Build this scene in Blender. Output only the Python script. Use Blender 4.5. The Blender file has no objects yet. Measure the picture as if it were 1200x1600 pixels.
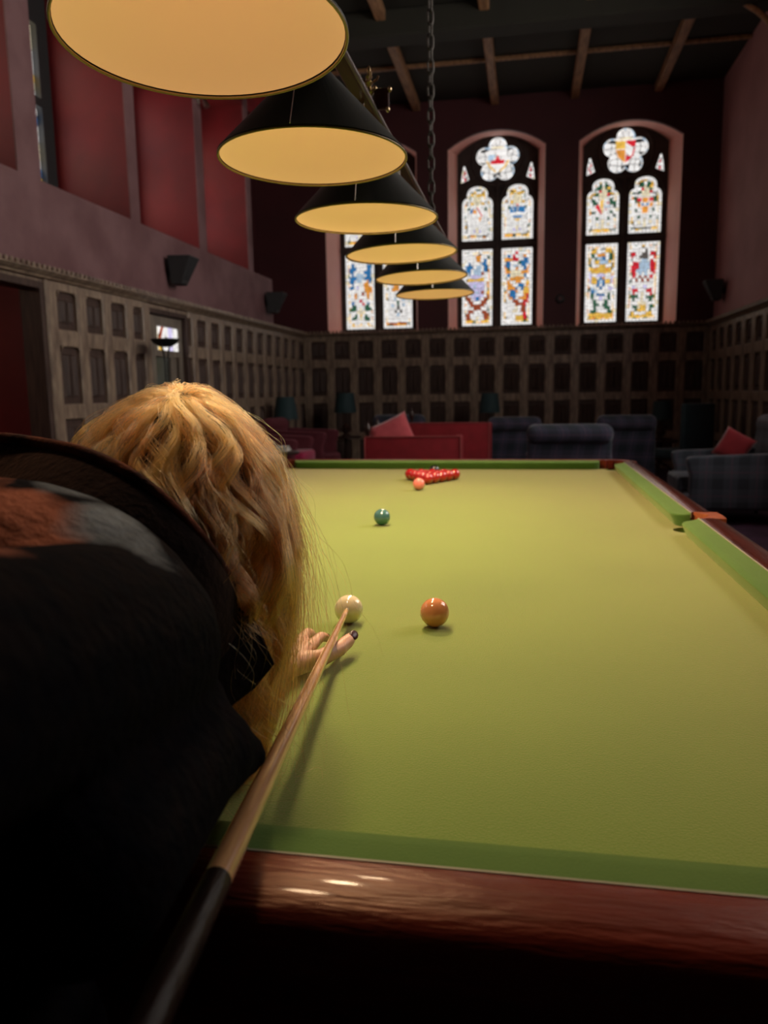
import bpy, bmesh, math, random
import numpy as np
from mathutils import Vector, Matrix, Euler
from mathutils import noise as mnoise
R_ = math.radians
PI = math.pi
random.seed(7)
rng = np.random.default_rng(7)
sc = bpy.context.scene
C = sc.collection

# ------------------------------------------------------------------ camera
cam = bpy.data.cameras.new('camera')
co = bpy.data.objects.new('camera', cam)
C.objects.link(co)
CAM = Vector((0.4496, -0.6271, 1.2823))
yaw, pitch, roll = -0.180603, -0.153237, -0.015479
f_ = Vector((math.sin(yaw) * math.cos(pitch), math.cos(yaw) * math.cos(pitch), math.sin(pitch)))
r0 = Vector((math.cos(yaw), -math.sin(yaw), 0))
u0 = r0.cross(f_)
r1 = math.cos(roll) * r0 + math.sin(roll) * u0
u1 = -math.sin(roll) * r0 + math.cos(roll) * u0
mw = Matrix((r1, u1, -f_)).transposed().to_4x4()
mw.translation = CAM
co.matrix_world = mw
cam.sensor_fit = 'AUTO'
cam.sensor_width = 36.0
cam.lens = 1223.57 / 1600 * 36.0
cam.clip_start = 0.02
cam.dof.use_dof = True
cam.dof.focus_distance = 1.12
cam.dof.aperture_fstop = 5.6
sc.camera = co

# ------------------------------------------------------------------ world, light, exposure
w = bpy.data.worlds.new('world')
sc.world = w
w.use_nodes = True
w.node_tree.nodes['Background'].inputs[0].default_value = (0.55, 0.6, 0.7, 1)
w.node_tree.nodes['Background'].inputs[1].default_value = 0.02
sc.view_settings.view_transform = 'Standard'
sc.view_settings.look = 'None'
sc.view_settings.exposure = 0.0
sc.view_settings.gamma = 1.0
sc.view_settings.use_curve_mapping = False
LAMP_W = 28.5          # each table lamp
LAMP_COL = (1.0, 0.72, 0.44)
SIDE_DAY = 10.0         # daylight in the unseen right-hand windows
ALCOVE_DAY = 4.0       # daylight in the left alcove windows
FAR_DAY = 1.12          # daylight in the far stained glass


# ------------------------------------------------------------------ materials
def mat(name, col, rough=0.5, col2=None, scale=8.0, detail=4.0, stretch=(1, 1, 1), bump=0.0, bscale=None, metal=0.0,
        coat=0.0, sheen=0.0, sheen_col=None, emit=None, spec=0.5, ramp=(0.35, 0.65), brough=0.0):
    m = bpy.data.materials.new(name)
    m.use_nodes = True
    nt = m.node_tree
    b = nt.nodes['Principled BSDF']
    b.inputs['Base Color'].default_value = (*col, 1)
    b.inputs['Roughness'].default_value = rough
    b.inputs['Metallic'].default_value = metal
    b.inputs['Specular IOR Level'].default_value = spec
    if coat:
        b.inputs['Coat Weight'].default_value = coat
        b.inputs['Coat Roughness'].default_value = 0.08
    if sheen:
        b.inputs['Sheen Weight'].default_value = sheen
        b.inputs['Sheen Roughness'].default_value = 0.45
        b.inputs['Sheen Tint'].default_value = (*(sheen_col or (1, 1, 1)), 1)
    if emit:
        b.inputs['Emission Color'].default_value = (*emit[0], 1)
        b.inputs['Emission Strength'].default_value = emit[1]
    tc = nt.nodes.new('ShaderNodeTexCoord')
    mp = nt.nodes.new('ShaderNodeMapping')
    mp.inputs['Scale'].default_value = stretch
    nt.links.new(tc.outputs['Object'], mp.inputs[0])
    if col2 or brough:
        n = nt.nodes.new('ShaderNodeTexNoise')
        n.inputs['Scale'].default_value = scale
        n.inputs['Detail'].default_value = detail
        nt.links.new(mp.outputs[0], n.inputs[0])
        cr = nt.nodes.new('ShaderNodeValToRGB')
        cr.color_ramp.elements[0].position = ramp[0]
        cr.color_ramp.elements[1].position = ramp[1]
        cr.color_ramp.elements[0].color = (*col, 1)
        cr.color_ramp.elements[1].color = (*(col2 or col), 1)
        nt.links.new(n.outputs['Fac'], cr.inputs[0])
        nt.links.new(cr.outputs[0], b.inputs['Base Color'])
        if brough:
            ma = nt.nodes.new('ShaderNodeMath')
            ma.operation = 'MULTIPLY_ADD'
            ma.inputs[1].default_value = brough
            ma.inputs[2].default_value = rough - brough * 0.5
            nt.links.new(n.outputs['Fac'], ma.inputs[0])
            nt.links.new(ma.outputs[0], b.inputs['Roughness'])
    if bump:
        n2 = nt.nodes.new('ShaderNodeTexNoise')
        n2.inputs['Scale'].default_value = bscale or scale * 4
        n2.inputs['Detail'].default_value = 6
        nt.links.new(mp.outputs[0], n2.inputs[0])
        bp = nt.nodes.new('ShaderNodeBump')
        bp.inputs['Strength'].default_value = bump
        bp.inputs['Distance'].default_value = 0.01
        nt.links.new(n2.outputs['Fac'], bp.inputs['Height'])
        nt.links.new(bp.outputs[0], b.inputs['Normal'])
    return m


def tartan(name, base, dark, line, per=0.16):
    """woven check: broad dark bands both ways and a thin pale line, from object coordinates"""
    m = mat(name, base, 0.9, sheen=0.25)
    nt = m.node_tree
    b = nt.nodes['Principled BSDF']
    tc = nt.nodes.new('ShaderNodeTexCoord')
    sp = nt.nodes.new('ShaderNodeSeparateXYZ')
    nt.links.new(tc.outputs['Object'], sp.inputs[0])

    def math_(op, a, v=None, v2=None):
        n = nt.nodes.new('ShaderNodeMath')
        n.operation = op
        if hasattr(a, 'links'):
            nt.links.new(a, n.inputs[0])
        else:
            n.inputs[0].default_value = a
        if v is not None:
            if hasattr(v, 'links'):
                nt.links.new(v, n.inputs[1])
            else:
                n.inputs[1].default_value = v
        return n.outputs[0]
    bands, lines = [], []
    xy = math_('ADD', sp.outputs[0], sp.outputs[1])
    for c in (xy, sp.outputs[2]):
        fr = math_('FRACT', math_('ADD', math_('DIVIDE', c, per), 10.0))
        bands.append(math_('GREATER_THAN', fr, 0.55))
        d = math_('ABSOLUTE', math_('SUBTRACT', fr, 0.25))
        lines.append(math_('LESS_THAN', d, 0.03))
    bsum = math_('MULTIPLY', math_('ADD', bands[0], bands[1]), 0.5)
    lsum = math_('MULTIPLY', math_('ADD', lines[0], lines[1]), 0.5)
    m1 = nt.nodes.new('ShaderNodeMixRGB')
    m1.inputs[1].default_value = (*base, 1)
    m1.inputs[2].default_value = (*dark, 1)
    nt.links.new(bsum, m1.inputs[0])
    m2 = nt.nodes.new('ShaderNodeMixRGB')
    m2.inputs[2].default_value = (*line, 1)
    nt.links.new(m1.outputs[0], m2.inputs[1])
    nt.links.new(lsum, m2.inputs[0])
    nt.links.new(m2.outputs[0], b.inputs['Base Color'])
    return m


M = {}
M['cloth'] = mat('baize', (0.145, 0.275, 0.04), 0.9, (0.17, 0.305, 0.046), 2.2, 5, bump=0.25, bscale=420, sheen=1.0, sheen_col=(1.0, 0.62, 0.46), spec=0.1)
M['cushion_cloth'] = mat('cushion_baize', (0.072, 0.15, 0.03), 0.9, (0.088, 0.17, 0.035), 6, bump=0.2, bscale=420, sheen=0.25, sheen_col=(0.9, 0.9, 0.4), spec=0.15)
M['mahogany'] = mat('mahogany', (0.16, 0.020, 0.012), 0.36, (0.085, 0.011, 0.008), 3, 8, (1, 7, 7), bump=0.3, bscale=22, coat=0.12, brough=0.3)
M['mahogany_side'] = mat('mahogany_side', (0.085, 0.016, 0.010), 0.24, (0.045, 0.008, 0.006), 3, 8, (7, 1, 7), bump=0.12, bscale=26, coat=0.5, brough=0.25)
M['strip'] = mat('pale_edging', (0.32, 0.29, 0.2), 0.6)
M['leather'] = mat('tan_leather', (0.33, 0.085, 0.03), 0.4, (0.22, 0.05, 0.02), 30, bump=0.1)
M['net'] = mat('pocket_dark', (0.015, 0.012, 0.01), 0.9)
M['carpet'] = mat('carpet', (0.035, 0.012, 0.03), 0.95, (0.06, 0.02, 0.055), 5, bump=0.3, bscale=200)
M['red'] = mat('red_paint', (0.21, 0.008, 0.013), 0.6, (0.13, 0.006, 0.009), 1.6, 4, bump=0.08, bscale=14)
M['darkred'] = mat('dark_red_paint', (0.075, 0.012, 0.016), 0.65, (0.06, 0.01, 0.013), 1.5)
M['mauve'] = mat('mauve_plaster', (0.21, 0.105, 0.11), 0.7, (0.145, 0.062, 0.066), 2.6, 7, bump=0.1, bscale=9)  # greyer and paler than the red of the alcoves
M['mauve_lit'] = mat('lit_plaster_right', (0.46, 0.22, 0.22), 0.7, (0.36, 0.16, 0.165), 1.2, 5, bump=0.1, bscale=9)  # paler copy of the plaster, daylight on the right wall put into its colour
M['pinkpaint'] = mat('pink_reveal_paint', (0.92, 0.52, 0.44), 0.7, (0.86, 0.44, 0.38), 1.8, 3)
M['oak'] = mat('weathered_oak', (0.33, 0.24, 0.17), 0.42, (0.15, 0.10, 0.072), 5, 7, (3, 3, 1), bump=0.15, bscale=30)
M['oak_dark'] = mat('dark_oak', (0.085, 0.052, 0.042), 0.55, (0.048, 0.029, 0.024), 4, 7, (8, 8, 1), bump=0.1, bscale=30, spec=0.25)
M['ceil'] = mat('ceiling_board', (0.022, 0.021, 0.014), 0.85, (0.017, 0.016, 0.011), 2)
M['joist'] = mat('ceiling_joist', (0.40, 0.21, 0.10), 0.6, (0.22, 0.11, 0.055), 4, 5, (6, 1, 6))  # paler than the boards; uplight on the joists put into the colour
M['stone'] = mat('tracery_stone', (0.055, 0.045, 0.04), 0.85, (0.04, 0.032, 0.03), 9, bump=0.2)
M['lead'] = mat('lead_came', (0.012, 0.012, 0.013), 0.7)
M['black'] = mat('black_enamel', (0.008, 0.011, 0.009), 0.45, (0.012, 0.015, 0.012), 6)
M['rim'] = mat('shade_rim', (0.30, 0.20, 0.08), 0.4, metal=0.3)
M['iron'] = mat('iron', (0.05, 0.042, 0.036), 0.45, metal=0.8, bump=0.2, bscale=60)
M['brass'] = mat('brass', (0.55, 0.40, 0.22), 0.3, metal=1.0)
M['steel'] = mat('bright_wire', (0.6, 0.55, 0.48), 0.3, metal=1.0)
M['barwood'] = mat('bar_wood', (0.11, 0.035, 0.03), 0.35, (0.07, 0.02, 0.018), 6, 5, (8, 1, 8), coat=0.3)
M['velvet'] = mat('red_velvet', (0.30, 0.010, 0.018), 0.85, (0.24, 0.008, 0.014), 9, sheen=0.15, sheen_col=(1, 0.2, 0.2))
M['wine'] = mat('wine_velvet', (0.10, 0.009, 0.018), 0.85, (0.08, 0.007, 0.014), 9, sheen=0.15, sheen_col=(1, 0.3, 0.4))
M['pinkfab'] = mat('coral_fabric', (0.55, 0.085, 0.10), 0.85, (0.47, 0.065, 0.08), 14, sheen=0.3)
M['cushred'] = mat('red_fabric', (0.34, 0.02, 0.03), 0.85, (0.28, 0.015, 0.025), 14, sheen=0.3)
M['magenta'] = mat('magenta_velvet', (0.42, 0.012, 0.08), 0.85, (0.34, 0.01, 0.06), 10, sheen=0.4)
M['piping'] = mat('piping', (0.34, 0.06, 0.06), 0.7)
M['tartan'] = tartan('tartan_blue', (0.04, 0.04, 0.07), (0.012, 0.020, 0.03), (0.11, 0.06, 0.10), 0.2)
M['tartan_grey'] = tartan('tartan_grey', (0.075, 0.09, 0.115), (0.03, 0.04, 0.055), (0.14, 0.08, 0.12), 0.22)
M['teal'] = mat('teal_fabric', (0.018, 0.045, 0.055), 0.85, (0.014, 0.035, 0.043), 12, sheen=0.15)
M['tealshade'] = mat('teal_lampshade', (0.014, 0.04, 0.045), 0.75, sheen=0.1)
M['darkwood'] = mat('dark_wood', (0.045, 0.018, 0.012), 0.35, (0.025, 0.01, 0.007), 6, 5, (1, 1, 6))
M['speaker'] = mat('speaker_cabinet', (0.03, 0.03, 0.032), 0.55)
M['grille'] = mat('speaker_grille', (0.02, 0.02, 0.022), 0.8, bump=0.3, bscale=300)
M['paper'] = mat('paper', (0.55, 0.52, 0.46), 0.7)
M['doorpaint'] = mat('door_wood', (0.23, 0.19, 0.15), 0.5, (0.15, 0.12, 0.095), 5, 6, (4, 4, 1))
M['doorglass'] = mat('door_glass', (0.16, 0.17, 0.16), 0.12, (0.11, 0.115, 0.08), 3, 3)
M['skin'] = mat('skin', (0.62, 0.34, 0.23), 0.5, (0.55, 0.28, 0.19), 22, bump=0.05, bscale=160)
M['skin'].node_tree.nodes['Principled BSDF'].inputs['Subsurface Weight'].default_value = 0.15
M['skin'].node_tree.nodes['Principled BSDF'].inputs['Subsurface Radius'].default_value = (0.012, 0.005, 0.003)
M['nail'] = mat('nail_polish', (0.04, 0.003, 0.007), 0.35, spec=0.3)
M['jeans'] = mat('dark_trousers', (0.012, 0.013, 0.02), 0.9)
M['boot'] = mat('black_leather', (0.01, 0.009, 0.009), 0.35)
M['lip'] = mat('lip', (0.4, 0.1, 0.09), 0.4)
M['eye'] = mat('eye_white', (0.7, 0.68, 0.65), 0.2)
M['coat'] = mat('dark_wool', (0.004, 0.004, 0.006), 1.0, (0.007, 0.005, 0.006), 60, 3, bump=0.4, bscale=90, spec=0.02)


def lit_streaks(m, spots):
    """rust and grey lamplight streaks painted into the dark wool over the shoulders"""
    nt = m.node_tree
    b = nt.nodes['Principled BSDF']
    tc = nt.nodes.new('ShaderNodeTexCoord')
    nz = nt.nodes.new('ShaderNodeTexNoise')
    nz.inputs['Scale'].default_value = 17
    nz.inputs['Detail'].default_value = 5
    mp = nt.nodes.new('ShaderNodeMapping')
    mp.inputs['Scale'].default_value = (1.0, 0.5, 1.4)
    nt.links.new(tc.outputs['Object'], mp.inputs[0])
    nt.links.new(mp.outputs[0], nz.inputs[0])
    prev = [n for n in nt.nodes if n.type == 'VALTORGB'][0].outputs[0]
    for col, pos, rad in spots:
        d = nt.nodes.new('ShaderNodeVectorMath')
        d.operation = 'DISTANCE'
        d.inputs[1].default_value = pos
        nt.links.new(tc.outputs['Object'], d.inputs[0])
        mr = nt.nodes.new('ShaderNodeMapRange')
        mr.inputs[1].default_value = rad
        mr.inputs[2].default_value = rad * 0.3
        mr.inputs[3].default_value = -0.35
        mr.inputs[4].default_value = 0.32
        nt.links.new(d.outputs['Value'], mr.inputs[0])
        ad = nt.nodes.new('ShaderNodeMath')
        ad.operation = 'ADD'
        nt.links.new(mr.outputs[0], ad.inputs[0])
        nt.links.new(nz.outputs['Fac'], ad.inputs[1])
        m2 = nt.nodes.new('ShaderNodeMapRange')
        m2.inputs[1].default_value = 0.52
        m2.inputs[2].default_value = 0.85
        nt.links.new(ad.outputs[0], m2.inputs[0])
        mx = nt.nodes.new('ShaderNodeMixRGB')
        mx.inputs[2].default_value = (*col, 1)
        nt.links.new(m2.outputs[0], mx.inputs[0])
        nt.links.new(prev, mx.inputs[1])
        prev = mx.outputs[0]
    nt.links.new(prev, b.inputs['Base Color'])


lit_streaks(M['coat'], [((0.33, 0.115, 0.07), (0.00, -0.10, 1.215), 0.13), ((0.30, 0.105, 0.065), (0.085, -0.13, 1.20), 0.10), ((0.30, 0.11, 0.07), (0.13, -0.27, 1.20), 0.09), ((0.13, 0.145, 0.165), (0.135, -0.075, 1.165), 0.085), ((0.13, 0.145, 0.165), (0.075, -0.05, 1.20), 0.06)])  # lamplight on the shoulders put into the coat colour
M['collar'] = mat('collar_wool', (0.006, 0.005, 0.006), 1.0, (0.012, 0.008, 0.008), 20, bump=0.3, bscale=120, sheen=0.08, sheen_col=(1, 0.5, 0.35), spec=0.03)
M['rust_lit'] = mat('lit_rim_wool', (0.10, 0.032, 0.02), 1.0, (0.03, 0.016, 0.015), 30, bump=0.3, bscale=150, spec=0.05)  # rust tone stands for lamplight along the collar's top edge
M['ash'] = mat('ash_shaft', (0.66, 0.36, 0.17), 0.18, (0.52, 0.26, 0.11), 10, 5, (10, 0.6, 10), coat=1.0)
M['ebony'] = mat('ebony_butt', (0.02, 0.008, 0.005), 0.42, (0.01, 0.005, 0.004), 8, 4, (8, 1, 8), bump=0.2, bscale=30, spec=0.15)
M['tip'] = mat('leather_tip', (0.12, 0.13, 0.16), 0.8)


def ballmat(n, c):
    return mat(n, c, 0.08, coat=0.6)


def glass(name, col, s):
    m = bpy.data.materials.new(name)
    m.use_nodes = True
    nt = m.node_tree
    b = nt.nodes['Principled BSDF']
    b.inputs['Base Color'].default_value = (col[0] * 0.3, col[1] * 0.3, col[2] * 0.3, 1)
    b.inputs['Roughness'].default_value = 0.25
    tc = nt.nodes.new('ShaderNodeTexCoord')
    n = nt.nodes.new('ShaderNodeTexNoise')
    n.inputs['Scale'].default_value = 16
    n.inputs['Detail'].default_value = 4
    nt.links.new(tc.outputs['Object'], n.inputs[0])
    cr = nt.nodes.new('ShaderNodeValToRGB')
    cr.color_ramp.elements[0].position = 0.3
    cr.color_ramp.elements[1].position = 0.6
    cr.color_ramp.elements[0].color = (*[c * 0.62 for c in col], 1)
    cr.color_ramp.elements[1].color = (*col, 1)
    nt.links.new(n.outputs['Fac'], cr.inputs[0])
    nt.links.new(cr.outputs[0], b.inputs['Emission Color'])
    b.inputs['Emission Strength'].default_value = s
    return m


GC = {'w': (0.86, 0.84, 0.82), 'c': (0.84, 0.74, 0.52), 'y': (0.80, 0.48, 0.08), 'o': (0.75, 0.30, 0.05), 'r': (0.62, 0.02, 0.035),
      'b': (0.03, 0.17, 0.40), 'l': (0.42, 0.56, 0.70), 'g': (0.03, 0.11, 0.06), 'p': (0.60, 0.55, 0.80), 'n': (0.33, 0.07, 0.03), 'k': (0.10, 0.09, 0.08)}
GK = list(GC)
GM = [glass('stained_' + {'w': 'white', 'c': 'cream', 'y': 'yellow', 'o': 'amber', 'r': 'ruby', 'b': 'blue', 'l': 'pale_blue', 'g': 'green', 'p': 'lilac', 'n': 'russet', 'k': 'grey'}[k], GC[k], FAR_DAY) for k in GK]
GMA = [glass('alcove_' + k, GC[k], ALCOVE_DAY) for k in 'wcyobr']


# ------------------------------------------------------------------ mesh helpers
def link(name, me, m=None, parent=None, loc=None, rot=None):
    o = bpy.data.objects.new(name, me)
    C.objects.link(o)
    if m is not None and me is not None and not me.materials:
        for mm in (m if isinstance(m, (list, tuple)) else [m]):
            me.materials.append(mm)
    if parent:
        o.parent = parent
    if loc is not None:
        o.location = loc
    if rot is not None:
        o.rotation_euler = rot
    return o


def fin(name, bm, m, parent=None, loc=None, rot=None, smooth=False, angle=40):
    me = bpy.data.meshes.new(name)
    bmesh.ops.recalc_face_normals(bm, faces=bm.faces)
    bm.to_mesh(me)
    bm.free()
    if smooth:
        me.polygons.foreach_set('use_smooth', [True] * len(me.polygons))
        if angle < 180:
            me.set_sharp_from_angle(angle=R_(angle))
    return link(name, me, m, parent, loc, rot)


def empty(name, loc=(0, 0, 0), rz=0.0):
    o = bpy.data.objects.new(name, None)
    C.objects.link(o)
    o.location = loc
    o.rotation_euler = (0, 0, rz)
    o.empty_display_size = 0.1
    return o


def tag(o, label, cat, group=None, kind=None):
    o['label'] = label
    o['category'] = cat
    if group:
        o['group'] = group
    if kind:
        o['kind'] = kind
    return o


def struct(o):
    o['kind'] = 'structure'
    return o


def BM():
    return bmesh.new()


def box(bm, x0, x1, y0, y1, z0, z1, bev=0.0, seg=2, rot=None, mi=0):
    g = bmesh.ops.create_cube(bm, size=1.0)
    vs = g['verts']
    c = Vector(((x0 + x1) / 2, (y0 + y1) / 2, (z0 + z1) / 2))
    for v in vs:
        v.co = Vector((v.co.x * (x1 - x0), v.co.y * (y1 - y0), v.co.z * (z1 - z0)))
    fs = list({f for v in vs for f in v.link_faces})
    if bev > 0:
        es = list({e for v in vs for e in v.link_edges})
        r = bmesh.ops.bevel(bm, geom=es, offset=bev, segments=seg, profile=0.5, affect='EDGES', clamp_overlap=True)
        vs = list({v for v in r['verts']} | {v for v in vs if v.is_valid})
        fs = list({f for v in vs for f in v.link_faces})
    for v in vs:
        if rot is not None:
            v.co = rot @ v.co
        v.co += c
    for f in fs:
        f.material_index = mi
    return vs


def tube(bm, pts, rad, seg=8, closed=False):
    pts = [Vector(p) for p in pts]
    n = len(pts)
    rr = rad if isinstance(rad, (list, tuple)) else [rad] * n
    rings = []
    up = Vector((0.13, 0.21, 1)).normalized()
    for i, p in enumerate(pts):
        if closed:
            t = (pts[(i + 1) % n] - pts[i - 1]).normalized()
        else:
            t = (pts[min(i + 1, n - 1)] - pts[max(i - 1, 0)]).normalized()
        a = t.cross(up)
        if a.length < 1e-3:
            a = t.cross(Vector((1, 0, 0)))
        a.normalize()
        b = t.cross(a)
        up = a.cross(t) if False else up
        rings.append([bm.verts.new(p + rr[i] * (math.cos(2 * PI * k / seg) * a + math.sin(2 * PI * k / seg) * b)) for k in range(seg)])
    for i in range(n if closed else n - 1):
        A, B = rings[i], rings[(i + 1) % n]
        for k in range(seg):
            bm.faces.new((A[k], A[(k + 1) % seg], B[(k + 1) % seg], B[k]))
    if not closed:
        bm.faces.new(rings[0][::-1])
        bm.faces.new(rings[-1])


def lathe(bm, prof, seg=24, center=(0, 0, 0)):
    cx, cy, cz = center
    rings = []
    for r, z in prof:
        if r < 1e-5:
            rings.append([bm.verts.new((cx, cy, cz + z))])
        else:
            rings.append([bm.verts.new((cx + r * math.cos(2 * PI * k / seg), cy + r * math.sin(2 * PI * k / seg), cz + z)) for k in range(seg)])
    for A, B in zip(rings, rings[1:]):
        for k in range(seg):
            a = [A[k % len(A)], A[(k + 1) % len(A)], B[(k + 1) % len(B)], B[k % len(B)]]
            u = []
            for v in a:
                if v not in u:
                    u.append(v)
            if len(u) > 2:
                bm.faces.new(u)


def loft(bm, secs, closed=True, caps=True):
    rings = [[bm.verts.new(p) for p in s] for s in secs]
    n = len(rings[0])
    for A, B in zip(rings, rings[1:]):
        for k in range(n if closed else n - 1):
            bm.faces.new((A[k], A[(k + 1) % n], B[(k + 1) % n], B[k]))
    if caps and closed:
        bm.faces.new(rings[0][::-1])
        bm.faces.new(rings[-1])


def ell(bm, c, r, rot=None, u=24, v=14):
    g = bmesh.ops.create_uvsphere(bm, u_segments=u, v_segments=v, radius=1.0)
    for q in g['verts']:
        p = Vector((q.co.x * r[0], q.co.y * r[1], q.co.z * r[2]))
        if rot is not None:
            p = rot @ p
        q.co = p + Vector(c)


def caps(bm, p0, p1, a, b, seg=14):
    p0, p1 = Vector(p0), Vector(p1)
    ell(bm, p0, (a, a, a), u=seg, v=8)
    ell(bm, p1, (b, b, b), u=seg, v=8)
    d = (p1 - p0)
    n = 4
    tube(bm, [p0 + d * (i / n) for i in range(n + 1)], [a + (b - a) * i / n for i in range(n + 1)], seg)


def evalmesh(o, name):
    dg = bpy.context.evaluated_depsgraph_get()
    dg.update()
    me = bpy.data.meshes.new_from_object(o.evaluated_get(dg))
    me.name = name
    return me


def remesh(name, bm, m, voxel, parent=None, smooth=6, disp=None):
    """join overlapping rounded volumes into one continuous skin"""
    tmp = fin(name, bm, m)
    md = tmp.modifiers.new('r', 'REMESH')
    md.mode = 'VOXEL'
    md.voxel_size = voxel
    s = tmp.modifiers.new('s', 'SMOOTH')
    s.factor = 0.5
    s.iterations = smooth
    me = evalmesh(tmp, name)
    bpy.data.objects.remove(tmp)
    me.polygons.foreach_set('use_smooth', [True] * len(me.polygons))
    me.materials.clear()
    return link(name, me, m, parent)


def plate(name, loops, thick, m, parent=None, loc=(0, 0, 0), rot=(0, 0, 0), bevel=0.0):
    """flat plate in local XY with holes, extruded in Z: a filled 2D curve turned into a mesh"""
    cu = bpy.data.curves.new(name, 'CURVE')
    cu.dimensions = '2D'
    cu.fill_mode = 'BOTH'
    cu.extrude = thick / 2
    cu.bevel_depth = bevel
    for lp in loops:
        s = cu.splines.new('POLY')
        s.points.add(len(lp) - 1)
        for p, q in zip(s.points, lp):
            p.co = (q[0], q[1], 0, 1)
        s.use_cyclic_u = True
    tmp = bpy.data.objects.new(name, cu)
    C.objects.link(tmp)
    me = evalmesh(tmp, name)
    bpy.data.objects.remove(tmp)
    bpy.data.curves.remove(cu)
    me.materials.clear()
    me.transform(Matrix.Translation(loc) @ Euler(rot).to_matrix().to_4x4())
    return link(name, me, m, parent)


UP = (R_(90), 0, 0)     # local XY -> world XZ, local Z -> world -Y

# ------------------------------------------------------------------ room
XL, XR, YF, YB, ZC = -3.30, 3.25, 12.40, -5.0, 5.75
bm = BM(); box(bm, XL - 1.5, XR + 0.5, YB - 0.2, YF + 1.0, -0.12, 0)
struct(fin('floor', bm, M['carpet']))
bm = BM(); box(bm, XL - 1.5, XR + 0.5, YB - 0.2, YF + 1.0, ZC, ZC + 0.15)
ceiling = struct(fin('ceiling', bm, M['ceil']))
for x in (-2.52, -1.31, -0.09, 1.115, 2.326):
    bm = BM(); box(bm, x - 0.06, x + 0.06, -5, YF, ZC - 0.13, ZC - 0.002, 0.012, 1)
    fin('joist', bm, M['joist'], ceiling)
for y in (10.95, 8.0, 6.6, 5.0, 3.4):
    bm = BM(); box(bm, XL, XR, y - 0.03, y + 0.03, ZC - 0.05, ZC - 0.002, 0.008, 1)
    fin('purlin', bm, M['joist'], ceiling)
for y in (9.45, 5.8, 1.8, -2.2):
    bm = BM(); box(bm, XL - 0.05, XR + 0.05, y - 0.17, y + 0.17, ZC - 0.3, ZC - 0.001, 0.02, 1)
    fin('tie_beam', bm, M['ceil'], ceiling)
bm = BM()
tube(bm, [(2.40, 9.4, 5.52), (2.571, 9.4, 5.52), (2.70, 9.4, 5.51), (2.788, 9.4, 5.469), (2.92, 9.4, 5.38), (3.031, 9.4, 5.276), (3.14, 9.4, 5.12), (3.25, 9.4, 4.9)], 0.03, 8)
fin('arch_brace', bm, M['joist'], ceiling, smooth=True)

# --- left wall: doorway, door, band, piers with deep window alcoves
bm = BM()
T = XL - 0.15
for a, b in ((YB, 4.0), (5.12, 6.83), (7.77, YF + 0.3)):
    box(bm, T, XL - 0.005, a, b, 0, 2.16)
box(bm, T, XL - 0.005, YB, YF + 0.3, 2.16, 2.28)
wall_left = struct(fin('wall_left', bm, M['red']))
bm = BM()
box(bm, -4.25, XL, YB, 10.93, 2.28, 2.945)
fin('plaster_band', bm, M['mauve'], wall_left)
bm = BM(); box(bm, -4.25, -4.0, 10.13, YF + 0.3, 2.0, 5.06); fin('recess_back', bm, M['darkred'], wall_left)
bm = BM(); box(bm, -3.96, XL, 10.93, YF, 2.16, 2.2); fin('recess_ledge', bm, M['darkred'], wall_left)
PIERS = [(-1.55, -1.33), (0.07, 0.29), (1.69, 1.91), (3.31, 3.53), (4.95, 5.24), (6.67, 6.86), (8.30, 8.51), (9.95, 10.13)]
for a, b in PIERS:
    bm = BM(); box(bm, -4.25, XL - 0.012, a, b, 2.945, ZC)
    fin('pier', bm, M['red'], wall_left)
    if b < YF:
        bm = BM(); box(bm, XL - 0.012, XL, a, b, 2.945, ZC)
        fin('pier_face', bm, M['mauve'], wall_left)
bm = BM(); box(bm, -4.25, XL, YB, YF + 0.3, 5.05, ZC); fin('lintel', bm, M['red'], wall_left)
# corridor seen through the doorway
bm = BM(); box(bm, -4.75, -4.65, 2.0, 9.0, 0, 2.6); fin('corridor_wall', bm, M['red'], wall_left)
bm = BM(); box(bm, -4.65, T, 2.0, 9.0, 2.4, 2.5); fin('corridor_ceiling', bm, M['ceil'], wall_left)
bm = BM(); box(bm, -4.65, T, 5.3, 5.4, 0, 2.4); fin('corridor_return', bm, M['red'], wall_left)
bm = BM(); box(bm, -4.65, T, 1.95, 2.05, 0, 2.4); fin('corridor_end', bm, M['red'], wall_left)


bm = BM(); ell(bm, (-4.2, 3.6, 2.3), (0.08, 0.08, 0.06)); fin('corridor_fill', bm, mat('corridor_fill', (0.8, 0.7, 0.5), 0.5, emit=((1, 0.8, 0.6), 90.0)), wall_left, smooth=True)  # unseen glowing bulb added to brighten the corridor walls


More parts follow.
